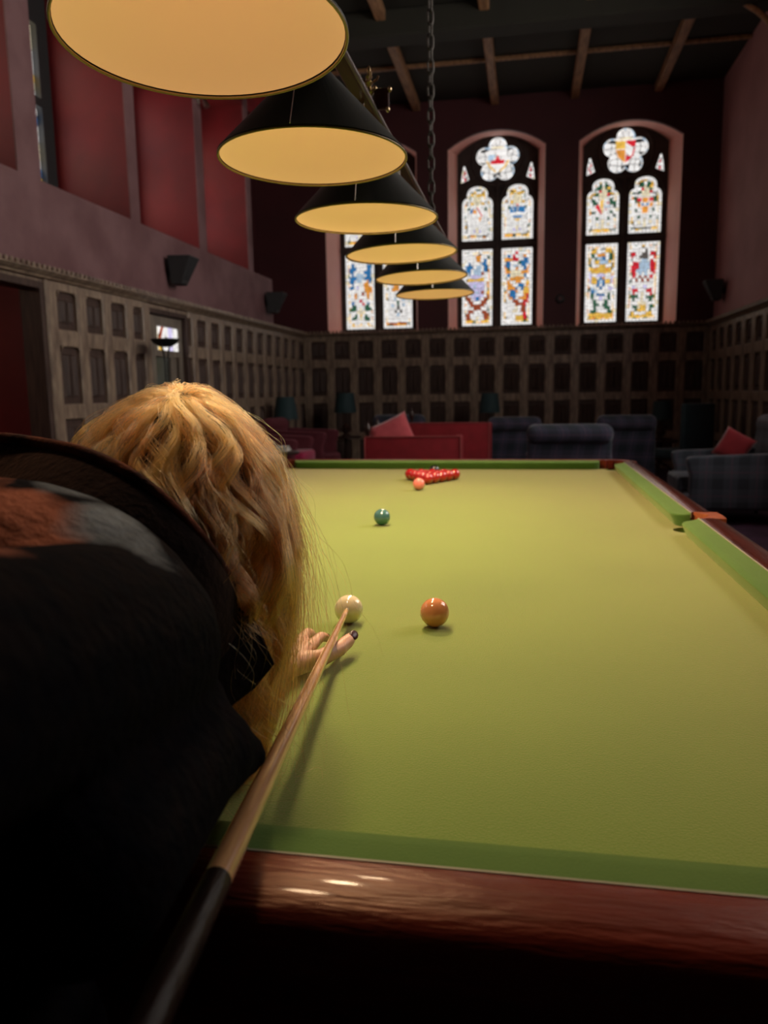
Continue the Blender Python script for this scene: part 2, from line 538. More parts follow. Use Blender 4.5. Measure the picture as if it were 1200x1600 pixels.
def alcove_window(n, y0, y1):
    """leaded window at the back of a deep alcove; narrow lights edge-on from the camera"""
    e = struct(empty('window_%d' % n, (-4.10, (y0 + y1) / 2, 2.945)))
    ww = y1 - y0
    fr = []
    lights = 2
    m_ = 0.17
    lw = (ww - m_ * (lights + 1)) / lights
    loops = [[(-ww / 2, 0), (ww / 2, 0), (ww / 2, 2.12), (-ww / 2, 2.12)]]
    for k in range(lights):
        x0 = -ww / 2 + m_ + k * (lw + m_)
        for za, zb in ((0.3, 1.0), (1.08, 1.72)):
            loops.append([(x0, za), (x0 + lw, za), (x0 + lw, zb), (x0, zb)])
    plate('stone_frame', loops, 0.12, M['lead'], e, (0, 0, 0), (R_(90), 0, R_(90)))
    bm = BM()
    for k in range(lights):
        x0 = -ww / 2 + m_ + k * (lw + m_)
        for za, zb in ((0.3, 1.0), (1.08, 1.72)):
            nx, nz = 5, 9
            for i in range(nx):
                for j in range(nz):
                    a = x0 + lw * (i + 0.06) / nx; b = x0 + lw * (i + 0.94) / nx
                    c = za + (zb - za) * (j + 0.05) / nz; d = za + (zb - za) * (j + 0.95) / nz
                    f = bm.faces.new([bm.verts.new((0, p, q)) for p, q in ((a, c), (b, c), (b, d), (a, d))])
                    f.material_index = rng.choice(6, p=(.5, .2, .1, .08, .06, .06))
    me = bpy.data.meshes.new('glass_pieces'); bm.to_mesh(me); bm.free()
    g = link('glass_pieces', me, GMA, e); g['kind'] = 'stuff'
    return e


ALC = [(-4.0, -1.55), (-1.33, 0.07), (0.29, 1.69), (1.91, 3.31), (3.53, 4.95), (5.24, 6.67), (6.86, 8.30), (8.51, 9.95), (10.13, 12.40)]
for i, (a, b) in enumerate(ALC[2:-1]):
    alcove_window(4 + i, a + 0.001, b - 0.001)

# --- right wall with unseen windows nearer than the frame's edge
loops = [[(YB, 0), (YF + 0.3, 0), (YF + 0.3, ZC), (YB, ZC)]]
RW = [(2.6, 4.2), (5.2, 6.8)]
for a, b in RW:
    loops.append([(a, 2.6), (b, 2.6), (b, 5.0), (a, 5.0)])
wall_right = struct(plate('wall_right', loops, 0.3, M['mauve_lit'], None, (XR + 0.15, 0, 0), (R_(90), 0, R_(90))))
dm = mat('daylit_glass', (0.3, 0.3, 0.3), 0.3, emit=((1.0, 0.95, 0.88), SIDE_DAY))
for i, (a, b) in enumerate(RW):
    e = struct(empty('window_%d' % (12 + i), (XR + 0.2, (a + b) / 2, 2.6)))
    bm = BM()
    nx, nz = 4, 6
    wd, ht = b - a, 2.4
    for p in range(nx):
        for q in range(nz):
            x0 = -wd / 2 + wd * p / nx; z0 = ht * q / nz
            box(bm, 0, 0.012, x0 + 0.015, x0 + wd / nx - 0.015, z0 + 0.015, z0 + ht / nz - 0.015)
    g = fin('glazing', bm, dm, e); g['kind'] = 'stuff'
    bm = BM()
    for p in range(nx + 1):
        x0 = -wd / 2 + wd * p / nx
        box(bm, -0.01, 0.02, x0 - 0.015, x0 + 0.015, 0, ht)
    for q in range(nz + 1):
        z0 = ht * q / nz
        box(bm, -0.01, 0.02, -wd / 2, wd / 2, z0 - 0.015, z0 + 0.015)
    fin('glazing_bars', bm, M['lead'], e)
bm = BM(); box(bm, XL - 1.2, XR + 0.3, YB - 0.2, YB, 0, ZC)
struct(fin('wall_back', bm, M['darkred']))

# --- far wall: thick, three segmental-arched openings
WIN = [-2.075, -0.065, 1.95]


def arch(cx, hw, z0, zs, za, n=14):
    """sill-to-segmental-arch outline, counter-clockwise from bottom left"""
    s = za - zs
    rad = (hw * hw + s * s) / (2 * s)
    a = math.asin(hw / rad)
    pts = [(cx - hw, z0), (cx + hw, z0)]
    for k in range(n + 1):
        t = a - 2 * a * k / n
        pts.append((cx + rad * math.sin(t), za - rad + rad * math.cos(t)))
    return pts


loops = [[(XL - 0.7, 0), (XR + 0.3, 0), (XR + 0.3, ZC), (XL - 0.7, ZC)]]
for cx in WIN:
    loops.append(arch(cx, 0.755, 2.25, 5.02, 5.27))
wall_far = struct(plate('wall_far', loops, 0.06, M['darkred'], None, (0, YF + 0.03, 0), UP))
YG = 13.06   # glass plane


def cinq(cz, R=0.365, n=90):
    pts = []
    for k in range(n):
        t = 2 * PI * k / n + PI / 2
        best = 0.0
        for j in range(5):
            a = PI / 2 + 2 * PI * j / 5
            d, rr = R * 0.58, R * 0.42
            b = d * math.cos(t - a)
            disc = rr * rr - d * d + b * b
            if disc > 0:
                best = max(best, b + math.sqrt(disc))
        best = max(best, R * 0.5)
        pts.append((best * math.cos(t), cz + best * math.sin(t)))
    return pts


def trefoil(cx, hw, z0):
    half = [(1, 0), (1, 0.58), (0.98, 0.62), (0.9, 0.665), (0.78, 0.69), (0.68, 0.70), (0.69, 0.73), (0.68, 0.77), (0.62, 0.81), (0.5, 0.845), (0.3, 0.868), (0.12, 0.878)]
    R = [(cx + a * hw, z0 + b) for a, b in half]
    L = [(cx - a * hw, z0 + b) for a, b in half[::-1]]
    return R + L


def rect(x0, x1, z0, z1):
    return [(x0, z0), (x1, z0), (x1, z1), (x0, z1)]


def inside(p, poly):
    x, y = p
    c = False
    n = len(poly)
    for i in range(n):
        x1, y1 = poly[i]; x2, y2 = poly[(i + 1) % n]
        if (y1 > y) != (y2 > y) and x < (x2 - x1) * (y - y1) / (y2 - y1) + x1:
            c = not c
    return c


def inset(poly, d):
    n = len(poly)
    A = sum(poly[i][0] * poly[(i + 1) % n][1] - poly[(i + 1) % n][0] * poly[i][1] for i in range(n))
    s = 1 if A > 0 else -1
    out = []
    for i in range(n):
        p0, p1, p2 = Vector(poly[i - 1]), Vector(poly[i]), Vector(poly[(i + 1) % n])
        e1 = (p1 - p0).normalized(); e2 = (p2 - p1).normalized()
        nn = Vector((-e1.y - e2.y, e1.x + e2.x)) * s
        if nn.length < 1e-6:
            nn = Vector((-e1.y, e1.x)) * s
        nn.normalize()
        q = Vector((-e1.y, e1.x)) * s
        k = max(0.5, nn.dot(q))
        out.append(tuple(p1 + nn * d / k))
    return out


def resample(poly, step):
    pts = []
    n = len(poly)
    for i in range(n):
        a, b = Vector(poly[i]), Vector(poly[(i + 1) % n])
        k = max(1, int(round((b - a).length / step)))
        for j in range(k):
            pts.append(tuple(a + (b - a) * (j / k)))
    return pts


def glaze(poly, rows, parent, seed, border='wwwwwcwwww', bw=0.05, second='wyowcygw', shield=None, cells=None):
    """one leaded light: dark lead sheet, pale border quarries, a coloured inner border and the pictured middle, piece by piece"""
    rg = random.Random(seed)
    lp = plate('leaded_light', [inset(poly, -0.01)], 0.006, M['lead'], parent, (0, YG + 0.012, 0), UP)
    bm = BM()

    def piece(pts, col, dy=0.0):
        c = Vector((sum(p[0] for p in pts) / len(pts), sum(p[1] for p in pts) / len(pts)))
        q = [c + (Vector(p) - c) * 0.9 for p in pts]
        try:
            f = bm.faces.new([bm.verts.new((p.x, YG - dy, p.y)) for p in q])
            f.material_index = GK.index(col)
        except ValueError:
            pass
    rs = resample(poly, 0.055)
    in1 = inset(rs, bw)
    n = len(rs)
    for i in range(n):
        piece([rs[i], rs[(i + 1) % n], in1[(i + 1) % n], in1[i]], rg.choice(border))
    in2 = inset(rs, bw + 0.026)
    if second:
        for i in range(n):
            piece([in1[i], in1[(i + 1) % n], in2[(i + 1) % n], in2[i]], rg.choice(second))
    else:
        in2 = in1
    xs = [p[0] for p in in2]; zs = [p[1] for p in in2]
    x0, x1, z0, z1 = min(xs), max(xs), min(zs), max(zs)
    nr, nc = len(rows), len(rows[0])
    G = {}
    for i in range(nc + 1):
        for j in range(nr + 1):
            jx = 0 if i in (0, nc) else rg.uniform(-0.3, 0.3)
            jz = 0 if j in (0, nr) else rg.uniform(-0.3, 0.3)
            G[i, j] = (x0 + (x1 - x0) * (i + jx) / nc, z1 - (z1 - z0) * (j + jz) / nr)
    for i in range(nc):
        for j in range(nr):
            q = [G[i, j], G[i, j + 1], G[i + 1, j + 1], G[i + 1, j]]
            c = (sum(p[0] for p in q) / 4, sum(p[1] for p in q) / 4)
            if inside(c, in2):
                piece(q, rows[j][i])
    me = bpy.data.meshes.new('glass_pieces'); bm.to_mesh(me); bm.free()
    g = link('glass_pieces', me, GM, lp)
    g['kind'] = 'stuff'
    if shield:
        cx, cz, s, pcs = shield
        for col, pts in pcs:
            bm2 = BM()
            q = [(cx + s * a, cz + s * b) for a, b in pts]
            c = Vector((sum(p[0] for p in q) / len(q), sum(p[1] for p in q) / len(q)))
            top = [bm2.verts.new((c.x + (p[0] - c.x) * 0.95, YG - 0.012, c.y + (p[1] - c.y) * 0.95)) for p in q]
            bm2.faces.new(top)
            r = bmesh.ops.extrude_face_region(bm2, geom=bm2.faces[:])
            for v in r['geom']:
                if isinstance(v, bmesh.types.BMVert):
                    v.co.y += 0.008
            o = fin('shield_glass', bm2, GM[GK.index(col)], lp)
    return lp


MAP = {}
MAP['ML'] = "wwwcwwwww wwwwoowww wwwwoowbw wbwwwwbbw bbbwllwbb bbwlllwbw wbwlllnww wwppppwww wyyyyyyww wppppppwo wpplpppwo pppppppwy wplplpnwy nwpppppwn nnwpbpwnn wnnwwwnnw wwnnnnnww wwwnnnwww wnnwwwnnw nnwwwwwnn nnwwcwwnn yyywcwyyy".split()
MAP['MR'] = "wwwwrwwww wbwrwwwow ooorrwwbb bbwwwgbbb bbwllwbbw ogwwowwbo ooccccooo wbcccccbw owooooowb wowwoowwy woowwbbwo wooobwbyy owbbowwyy wobbwwwor wwobwooor wwwnnwwrr wwwwnnnrw wwwwcwnnw wwwccwnnw wwwwwwwrw wwwwyyyrr wwwwyyyyy".split()
MAP['RL'] = "wyywowyyw wyywwwyyw wgwooowgw ywgllbwgy wwyylllyw gwwwyywwg yyoyyyoyy wyyyyyyyw pwwpppwwo pyywbowwp pyyblbyyp wwwbwbwww wlwwbwwpp wblwwwwww wgwbbbwgw wgwwpwwgw wwgwwwgww wwggwggww wwgwwwggw wggwwwwgg yyyyyyyyy yyoyyoyyy".split()
MAP['RR'] = "wwwwwwwww wwwwwkwww rrwwkkwrr rwwkkkwwr wwwwllwrw wrrllllrr rrrllllrr rrllllwrr rrwlwlwwr wrwnwnwrw wwnwnwnww wwwwwwwww wpwwwpwww wrrwwwrrw wrwwcwwrw gggwcwggg wgwwcwwgw wwwcccwww wggcyywgg wwgyyywgw yywwwwyyw yyyyyyyyy".split()
MAP['LL'] = "wwwwwwwww wwwwwwwww wbwwwwwbb bbbwwwwbb bbwwwwbbb wbwlllwbb bbblllbbb bbwllwwob wbwwwwoow bbwpwwooo wwwwwwooo wwowwnwow wwowwwwow wwwwrwwww wbwwwrwbw wggwwwggw gggwcwggg wwwcccwww wwgwywgww wggwcwggw wwwwwwwww wywwywwyw".split()
MAP['LR'] = "wwwwwwwww wrrwwwrrw wrwwwwwrw wwyywyyww wyywwwyyw wwrrwrrww wrrwowwrr rrwooowrr wrwwoowww wwwoowwww wwooowwww wwwwwwwww wwwwwwwww wwwlwwlww wwwwgwwww wwlwgwlww wwwwkwwww wwwkwkwww wwwwlwwww wwwwwwwww wwwwwwwww onnnonnno".split()
MAP['up'] = "wwwywwwww wwycyyyww wwwcccwww wwwcccwww wwycccyww wwwwcwwww wgwwwwwgw wwwwwwwww wwwwwwwww wwwwwwwww wwwwwwwww wwwwwwwww wwwwwwwww wwwwcwwww wwwpcpwww wwwwwwwww yyoyyyoyy".split()
MAP['upg'] = "wwwgwgwww wwggcgyww wwwrccgww wwgcccrww wwwcccwww wgwwcwwgw wggwwwwgg wwwwwwwww wwwwwwwww wgwwwwwgw wwwwwwwww wwgwwwgww wwwwcwwww wwcwcwcww wwwwcwwww yyyyyyyyy".split()
MAP['cinq'] = ["wwwwwww"] * 7
MAP['tri'] = ["www", "wrw", "rww", "wrw"]
SH = {}
sh_out = [(-1, 1), (1, 1), (1, 0), (0.75, -0.55), (0, -1.2), (-0.75, -0.55), (-1, 0)]
SH['M'] = [('w', [(-1, .55), (1, .55), (1, 1), (-1, 1)]), ('l', [(-1, -.1), (-.45, -.1), (-.25, .5), (-1, .5)]), ('w', [(.25, .5), (.45, 0), (1, -.1), (1, .5)]),
           ('r', [(-.2, .05), (.2, .05), (.0, .5)]), ('r', [(-.75, -.45), (.75, -.45), (.7, 0), (.4, -.1), (.2, .05), (-.2, .05), (-.4, -.1), (-.7, 0)]),
           ('w', [(-.6, -.5), (.6, -.5), (0, -1.1)]), ('y', [(-1.25, -.1), (-1.05, -.1), (-.65, -.75), (-.1, -1.2), (-.2, -1.3), (-.85, -.8)]), ('y', [(1.25, -.1), (.85, -.8), (.2, -1.3), (.1, -1.2), (.65, -.75), (1.05, -.1)]),
           ('c', [(-.8, 1.08), (.8, 1.08), (.4, 1.3), (-.4, 1.3)])]
SH['R'] = [('y', [(-1, 1), (0, 1), (0, .2), (-1, .2)]), ('o', [(-1, .15), (0, .15), (0, -1.2), (-.75, -.55)]), ('r', [(.02, 1), (1, 1), (1, .4), (.6, .4), (.02, .8)]), ('w', [(.05, .7), (.6, .35), (.8, .0), (.5, -.5), (.15, -.2), (.05, .2)]),
           ('r', [(.85, .3), (1, .3), (.75, -.55), (0.02, -1.2), (0.02, -.3), (.3, -.55), (.6, -.5)]), ('c', [(-.9, 1.08), (.9, 1.08), (.4, 1.35), (-.4, 1.35)])]
SH['UML'] = [('b', [(-.9, .7), (-.4, .8), (-.75, .15), (-1, .2)]), ('o', [(-.55, .75), (-.1, .55), (-.15, .1), (-.6, .2)]), ('w', [(0, 1), (.25, .95), (.95, -.05), (.75, -.2)]), ('r', [(-.15, 1), (0, 1), (.7, -.25), (.55, -.3)]),
             ('w', [(-.85, .05), (-.6, .1), (.35, -.85), (.1, -.95)]), ('o', [(.15, -.3), (.55, -.35), (.3, -1.0)]), ('w', [(-.1, .05), (.3, .1), (.2, -.25), (-.2, -.2)])]
SH['UMR'] = [('b', [(-1, .8), (-.08, .8), (-.08, .1), (-1, 0)]), ('b', [(.08, .8), (1, .8), (1, 0), (.08, .1)]), ('k', [(-.06, .9), (.06, .9), (.06, .1), (-.06, .1)]), ('r', [(-.2, 1.1), (.2, 1.1), (.1, .9), (-.1, .9)]), ('c', [(-.9, .75), (-.7, .8), (-.35, .4), (-.6, .3)]),
             ('w', [(-1, -.05), (0, .08), (1, -.05), (1, -.25), (0, -.1), (-1, -.25)]), ('b', [(-.7, -.35), (.7, -.35), (.5, -.65), (-.5, -.65)]), ('y', [(-.5, -.7), (.5, -.7), (0, -1.1)])]
SH['URL'] = [('y', [(-.35, .9), (.05, 1.1), (.05, -.2), (-.3, .1)]), ('r', [(-1, .2), (-.55, .55), (-.05, -.75), (-.25, -.75)]), ('y', [(-.45, .5), (-.3, .2), (.03, -.25), (.03, -.75)]), ('r', [(.4, .55), (.65, .75), (.9, .5), (.65, .55)]), ('l', [(.1, .2), (1, .3), (1, .15), (.1, .1)]), ('r', [(.2, -.3), (.4, -.05), (.5, -.3), (.35, -.2)])]
SH['URR'] = [('r', [(-1, 1), (-.5, 1), (-.45, .5), (-1, .6)]), ('o', [(-.45, 1), (.45, 1), (.3, .4), (-.3, .4)]), ('r', [(.5, 1), (1, 1), (1, .6), (.45, .5)]), ('b', [(-.4, .35), (-.05, .2), (-.2, 0), (-.5, .1)]), ('b', [(.4, .35), (.05, .2), (.2, 0), (.5, .1)]),
             ('o', [(-1, .5), (-.55, .3), (-.5, -.2), (-.9, -.1)]), ('o', [(1, .5), (.55, .3), (.5, -.2), (.9, -.1)]), ('o', [(-.45, -.05), (.45, -.05), (.35, -.9), (-.35, -.9)])]

keys = {0: ('LL', 'LR', 'UMR', 'UML', 'M'), 1: ('ML', 'MR', 'UML', 'UMR', 'M'), 2: ('RL', 'RR', 'URL', 'URR', 'R')}
for wi, cx in enumerate(WIN):
    e = struct(empty('window_%d' % (wi + 1), (0, 0, 0)))
    # deep splayed painted reveal
    bm = BM()
    A = arch(cx, 0.755, 2.25, 5.02, 5.27)
    B = arch(cx, 0.655, 2.30, 5.10, 5.36)
    loft(bm, [[(p[0], YF, p[1]) for p in A], [(p[0], 13.02, p[1]) for p in B]], True, False)
    fin('reveal', bm, M['pinkpaint'], e)
    Lx = [(cx - 0.585, cx - 0.07), (cx + 0.07, cx + 0.585)]
    polys = [rect(*Lx[0], 2.345, 3.60), rect(*Lx[1], 2.345, 3.60), trefoil(sum(Lx[0]) / 2, 0.2575, 3.725), trefoil(sum(Lx[1]) / 2, 0.2575, 3.725),
             [(p[0] + cx, p[1]) for p in cinq(4.985)], [(cx - 0.605, 4.64), (cx - 0.455, 4.70), (cx - 0.475, 4.76), (cx - 0.53, 4.93), (cx - 0.56, 4.93), (cx - 0.59, 4.8)],
             [(cx + 0.605, 4.64), (cx + 0.59, 4.8), (cx + 0.56, 4.93), (cx + 0.53, 4.93), (cx + 0.475, 4.76), (cx + 0.455, 4.70)]]
    plate('tracery', [rect(cx - 0.95, cx + 0.95, 2.0, 5.7)] + polys, 0.07, M['stone'], e, (0, 13.05, 0), UP, 0.006)
    # projecting hood rings, mullion and transom mouldings in front of the glass plane
    bm = BM()
    tube(bm, [(cx, 13.0, 2.30), (cx, 13.0, 4.62)], 0.035, 8)
    tube(bm, [(cx - 0.655, 13.0, 3.662), (cx + 0.655, 13.0, 3.662)], 0.028, 8)
    fin('mullion', bm, M['stone'], e, smooth=True)
    bm = BM()
    tube(bm, [(cx + 0.41 * math.cos(2 * PI * k / 40), 13.0, 4.985 + 0.41 * math.sin(2 * PI * k / 40)) for k in range(40)], 0.022, 6, True)
    fin('oculus_moulding', bm, M['stone'], e, smooth=True)
    for lx in Lx:
        mx = sum(lx) / 2
        bm = BM()
        tube(bm, [(mx + 0.29 * math.cos(PI * k / 16), 13.0, 4.29 + 0.36 * math.sin(PI * k / 16)) for k in range(17)], 0.02, 6)
        fin('arch_moulding', bm, M['stone'], e, smooth=True)
    kk = keys[wi]
    s0 = wi * 10
    glaze(polys[0], MAP[kk[0]], e, s0)
    glaze(polys[1], MAP[kk[1]], e, s0 + 1)
    ug = 'upg' if wi == 2 else 'up'
    glaze(polys[2], MAP[ug], e, s0 + 2, shield=(sum(Lx[0]) / 2, 4.15, 0.125, SH[kk[2]]))
    glaze(polys[3], MAP[ug], e, s0 + 3, shield=(sum(Lx[1]) / 2, 4.15, 0.125, SH[kk[3]]))
    glaze(polys[4], MAP['cinq'], e, s0 + 4, border='wwwl', bw=0.035, second=None, shield=(cx, 5.0, 0.155, SH[kk[4]]))
    glaze(polys[5], MAP['tri'], e, s0 + 5, bw=0.03, second=None)
    glaze(polys[6], MAP['tri'], e, s0 + 6, bw=0.03, second=None)

# --- wainscot: stiles, rails, linenfold panels, cornice with cresting
ROWS = [(1.815, 2.115), (1.215, 1.68), (0.60, 1.09), (0.12, 0.48)]
RAILS = [(2.115, 2.19), (1.68, 1.815), (1.09, 1.215), (0.48, 0.60), (0, 0.12)]
PW, SW = 0.265, 0.145


def linen(h):
    bm = BM()
    us = [0, .05, .12, .2, .28, .36, .44, .5, .56, .64, .72, .8, .88, .95, 1]
    prof = [0, 0, 0, .9, .25, 1, .2, 1.35, .2, 1, .25, .9, 0, 0, 0]
    zs = [0, 0.05, 0.075, h - 0.075, h - 0.05, h]
    amp = [0, 0, 1, 1, 0, 0]
    g = [[bm.verts.new(((u - 0.5) * PW, 0.03 - 0.02 * p * a, z)) for u, p in zip(us, prof)] for z, a in zip(zs, amp)]
    for a, b in zip(g, g[1:]):
        for k in range(len(us) - 1):
            bm.faces.new((a[k], a[k + 1], b[k + 1], b[k]))
    me = bpy.data.meshes.new('panel'); bm.to_mesh(me); bm.free()
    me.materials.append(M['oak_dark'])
    return me


LIN = [linen(b - a) for a, b in ROWS]


def head_mesh():
    """arched head filling the top corners of each panel"""
    bm = BM()
    for s in (-1, 1):
        p = [(s * PW / 2, 0), (s * PW / 2, -0.045), (s * (PW / 2 - 0.006), -0.022), (s * (PW / 2 - 0.02), -0.008), (s * (PW / 2 - 0.045), 0)]
        A = [bm.verts.new((x, 0.002, z)) for x, z in p]
        B = [bm.verts.new((x, 0.03, z)) for x, z in p]
        bm.faces.new(A)
        for k in range(len(p)):
            bm.faces.new((A[k], A[(k + 1) % 5], B[(k + 1) % 5], B[k]))
    bmesh.ops.recalc_face_normals(bm, faces=bm.faces)
    me = bpy.data.meshes.new('panel_head'); bm.to_mesh(me); bm.free()
    me.materials.append(M['oak'])
    return me


HEAD = head_mesh()
bm = BM(); box(bm, -SW / 2, SW / 2, -0.004, 0.05, 0, 2.19, 0.012, 1)
STILE = bpy.data.meshes.new('stile'); bm.to_mesh(STILE); bm.free(); STILE.materials.append(M['oak'])


def wainscot(wall, org, rz, cols, runs, cornice, stile_xs):
    """local x along the wall, -y into the room"""
    mx = Matrix.Translation(org) @ Matrix.Rotation(rz, 4, 'Z')
    rot = (0, 0, rz)
    for x in cols:
        for k, (a, b) in enumerate(ROWS):
            link('panel', LIN[k], None, wall, mx @ Vector((x, 0, a)), rot)
            if k < 2:
                link('panel_head', HEAD, None, wall, mx @ Vector((x, 0, b)), rot)
    for x in stile_xs:
        link('stile', STILE, None, wall, mx @ Vector((x, 0, 0)), rot)
    for x0, x1 in runs:
        for a, b in RAILS:
            bm = BM(); box(bm, x0, x1, 0.0, 0.05, a, b, 0.008, 1)
            fin('rail', bm, M['oak'], wall, org, rot)
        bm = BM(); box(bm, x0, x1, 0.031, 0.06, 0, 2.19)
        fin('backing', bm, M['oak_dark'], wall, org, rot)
    for x0, x1 in cornice:
        bm = BM()
        pr = [(0.04, 2.19), (-0.02, 2.19), (-0.03, 2.205), (-0.05, 2.212), (-0.075, 2.23), (-0.085, 2.232), (-0.085, 2.242), (0.04, 2.242)]
        loft(bm, [[(x0, y, z) for y, z in pr], [(x1, y, z) for y, z in pr]])
        fin('cornice', bm, M['oak'], wall, org, rot)
        bm = BM()
        x = x0 + 0.02
        while x < x1 - 0.03:
            box(bm, x, x + 0.036, -0.078, -0.05, 2.242, 2.278, 0.008, 1)
            x += 0.065
        o = fin('cresting', bm, M['oak'], wall, org, rot)
        o['kind'] = 'stuff'


left_cols = [5.415 + 0.41 * k for k in range(4)] + [8.135 + 0.41 * k for k in range(11)]
left_st = [5.19] + [5.62 + 0.41 * k for k in range(3)] + [6.78] + [7.93 + 0.41 * k for k in range(11)]
wainscot(wall_left, Vector((XL + 0.04, 0, 0)), R_(90), left_cols, [(5.12, 6.83), (7.77, 12.38)], [(YB + 4, 12.38)], left_st)
bm = BM(); box(bm, XL - 0.03, XL + 0.022, YB + 4, 5.2, 2.165, 2.19); fin('rail', bm, M['oak'], wall_left)
bm = BM(); box(bm, XL - 0.03, XL + 0.022, YB + 4, 4.0, 0, 2.165); fin('backing', bm, M['oak'], wall_left)
bm = BM(); box(bm, XL - 0.03, XL + 0.02, 6.83, 7.77, 2.13, 2.19); fin('rail', bm, M['oak'], wall_left)
far_cols = [-3.0 + 0.4 * k for k in range(16)]
wainscot(wall_far, Vector((0, YF - 0.04, 0)), 0.0, far_cols, [(XL + 0.02, XR - 0.02)], [(XL + 0.02, XR - 0.02)], [-3.2 + 0.4 * k for k in range(17)])
rcols = [-(12.12 - 0.47 * k) for k in range(9)]
wainscot(wall_right, Vector((XR - 0.04, 0, 0)), R_(-90), rcols, [(-12.38, -8.0)], [(-12.38, -8.0)], [-(12.355 - 0.47 * k) for k in range(10)])

# --- doorway trim and the glazed door in the left wall
e = struct(empty('trim_1', (XL, 5.1, 0)))
bm = BM(); box(bm, -0.16, 0.025, -0.03, 0.025, 0, 2.165, 0.006, 1); fin('jamb', bm, M['oak_dark'], e)
bm = BM(); box(bm, -0.16, 0.022, -1.1, -0.03, 2.11, 2.165, 0.006, 1); fin('door_head', bm, M['oak_dark'], e)
door = struct(empty('door_1', (XL - 0.06, 7.3, 0)))
bm = BM()
box(bm, -0.06, 0.085, -0.5, -0.445, 0, 2.15, 0.006, 1); box(bm, -0.06, 0.085, 0.445, 0.5, 0, 2.15, 0.006, 1); box(bm, -0.06, 0.085, -0.445, 0.445, 2.10, 2.15, 0.006, 1)
fin('door_frame', bm, M['oak_dark'], door)
loops = [rect(-0.44, 0.44, 0.02, 2.09), rect(-0.425, -0.35, 1.74, 1.98), rect(-0.16, 0.39, 1.74, 2.0), rect(-0.22, 0.13, 0.95, 1.68), rect(0.20, 0.34, 0.95, 1.68), rect(-0.3, 0.34, 0.15, 0.8)]
plate('door_leaf', loops, 0.045, M['doorpaint'], door, (0, 0, 0), (R_(90), 0, R_(90)), 0.004)
for nm, r_, m_ in (('door_panel', (-0.22, 0.13, 0.95, 1.68), M['doorglass']), ('door_panel', (0.20, 0.34, 0.95, 1.68), M['doorpaint']), ('door_panel', (-0.3, 0.34, 0.15, 0.8), M['doorpaint'])):
    bm = BM(); box(bm, -0.016, -0.004, r_[0] - 0.01, r_[1] + 0.01, r_[2] - 0.01, r_[3] + 0.01)
    fin(nm, bm, m_, door)
for col, pts in (('w', [(-0.42, 1.86), (-0.355, 1.86), (-0.365, 1.94), (-0.42, 1.97)]), ('y', [(-0.42, 1.745), (-0.355, 1.745), (-0.355, 1.855), (-0.42, 1.855)]),
                 ('c', [(-0.155, 1.745), (-0.08, 1.745), (-0.1, 1.99), (-0.155, 1.99)]), ('y', [(-0.075, 1.745), (0.02, 1.745), (-0.04, 1.84), (-0.09, 1.84)]), ('n', [(-0.085, 1.85), (-0.03, 1.85), (0.05, 1.99), (0.0, 1.99)]),
                 ('w', [(-0.09, 1.9), (-0.05, 1.93), (-0.01, 1.99), (-0.09, 1.99)]), ('w', [(0.025, 1.745), (0.15, 1.745), (0.15, 1.99), (0.06, 1.99), (-0.03, 1.845)]), ('p', [(0.155, 1.745), (0.26, 1.745), (0.26, 1.99), (0.155, 1.99)]), ('w', [(0.27, 1.745), (0.385, 1.745), (0.385, 1.97), (0.37, 1.99), (0.27, 1.99)])):
    bm = BM()
    a = [bm.verts.new((0.0, p[0], p[1])) for p in pts]
    b = [bm.verts.new((-0.006, p[0], p[1])) for p in pts]
    bm.faces.new(a); bm.faces.new(b[::-1])
    for k in range(len(pts)):
        bm.faces.new((a[k], a[(k + 1) % len(a)], b[(k + 1) % len(a)], b[k]))
    fin('door_glass', bm, GM[GK.index(col)], door)

# ------------------------------------------------------------------ snooker table
ZT = 0.86
tbl = tag(empty('snooker_table', (0, 1.7845, 0)), 'full-size snooker table with bright green cloth and dark mahogany rails', 'snooker table')
TX, TY = 0.889, 1.7845


def circ(cx, cy, r, n=28):
    return [(cx + r * math.cos(2 * PI * k / n), cy + r * math.sin(2 * PI * k / n)) for k in range(n)]


holes = [circ(s * (TX + 0.040), 0, 0.046) for s in (-1, 1)] + [circ(s * (TX + 0.015), t * (TY + 0.015), 0.047) for s in (-1, 1) for t in (-1, 1)]
plate('bed_cloth', [rect(-TX - 0.055, TX + 0.055, -TY - 0.055, TY + 0.055)] + holes, 0.02, M['cloth'], tbl, (0, 0, ZT - 0.01))
CW = 0.052


def cushion(p0, p1, out, r0_, r1_, m):
    """rubber cushion in baize from p0 to p1 along its nose line; the ends curve away into the pockets"""
    p0, p1, out = Vector(p0), Vector(p1), Vector(out)
    L = (p1 - p0).length
    d = (p1 - p0) / L
    ss = sorted(set([0, .006, .014, .026, .04, .055, L - .055, L - .04, L - .026, L - .014, L - .006, L] + [L * k / 8 for k in range(1, 8)]))
    secs = []
    for s in ss:
        o1 = 0
        for dist, r in ((s, r0_), (L - s, r1_)):
            if dist < r:
                o1 = max(o1, min(CW - 0.004, r - math.sqrt(max(0, r * r - (r - dist) ** 2))))
        b = p0 + d * s
        prof = [(o1 + 0.014, 0.001), (o1 + 0.001, 0.031), (o1, 0.035), (o1 + 0.003, 0.038), (min(CW, o1 + 0.02), 0.041), (CW, 0.044), (CW, 0.001)]
        secs.append([b + out * min(a, CW) + Vector((0, 0, ZT + z)) for a, z in prof])
    bm = BM(); loft(bm, secs)
    return fin('cushion', bm, m, tbl, smooth=True, angle=35)


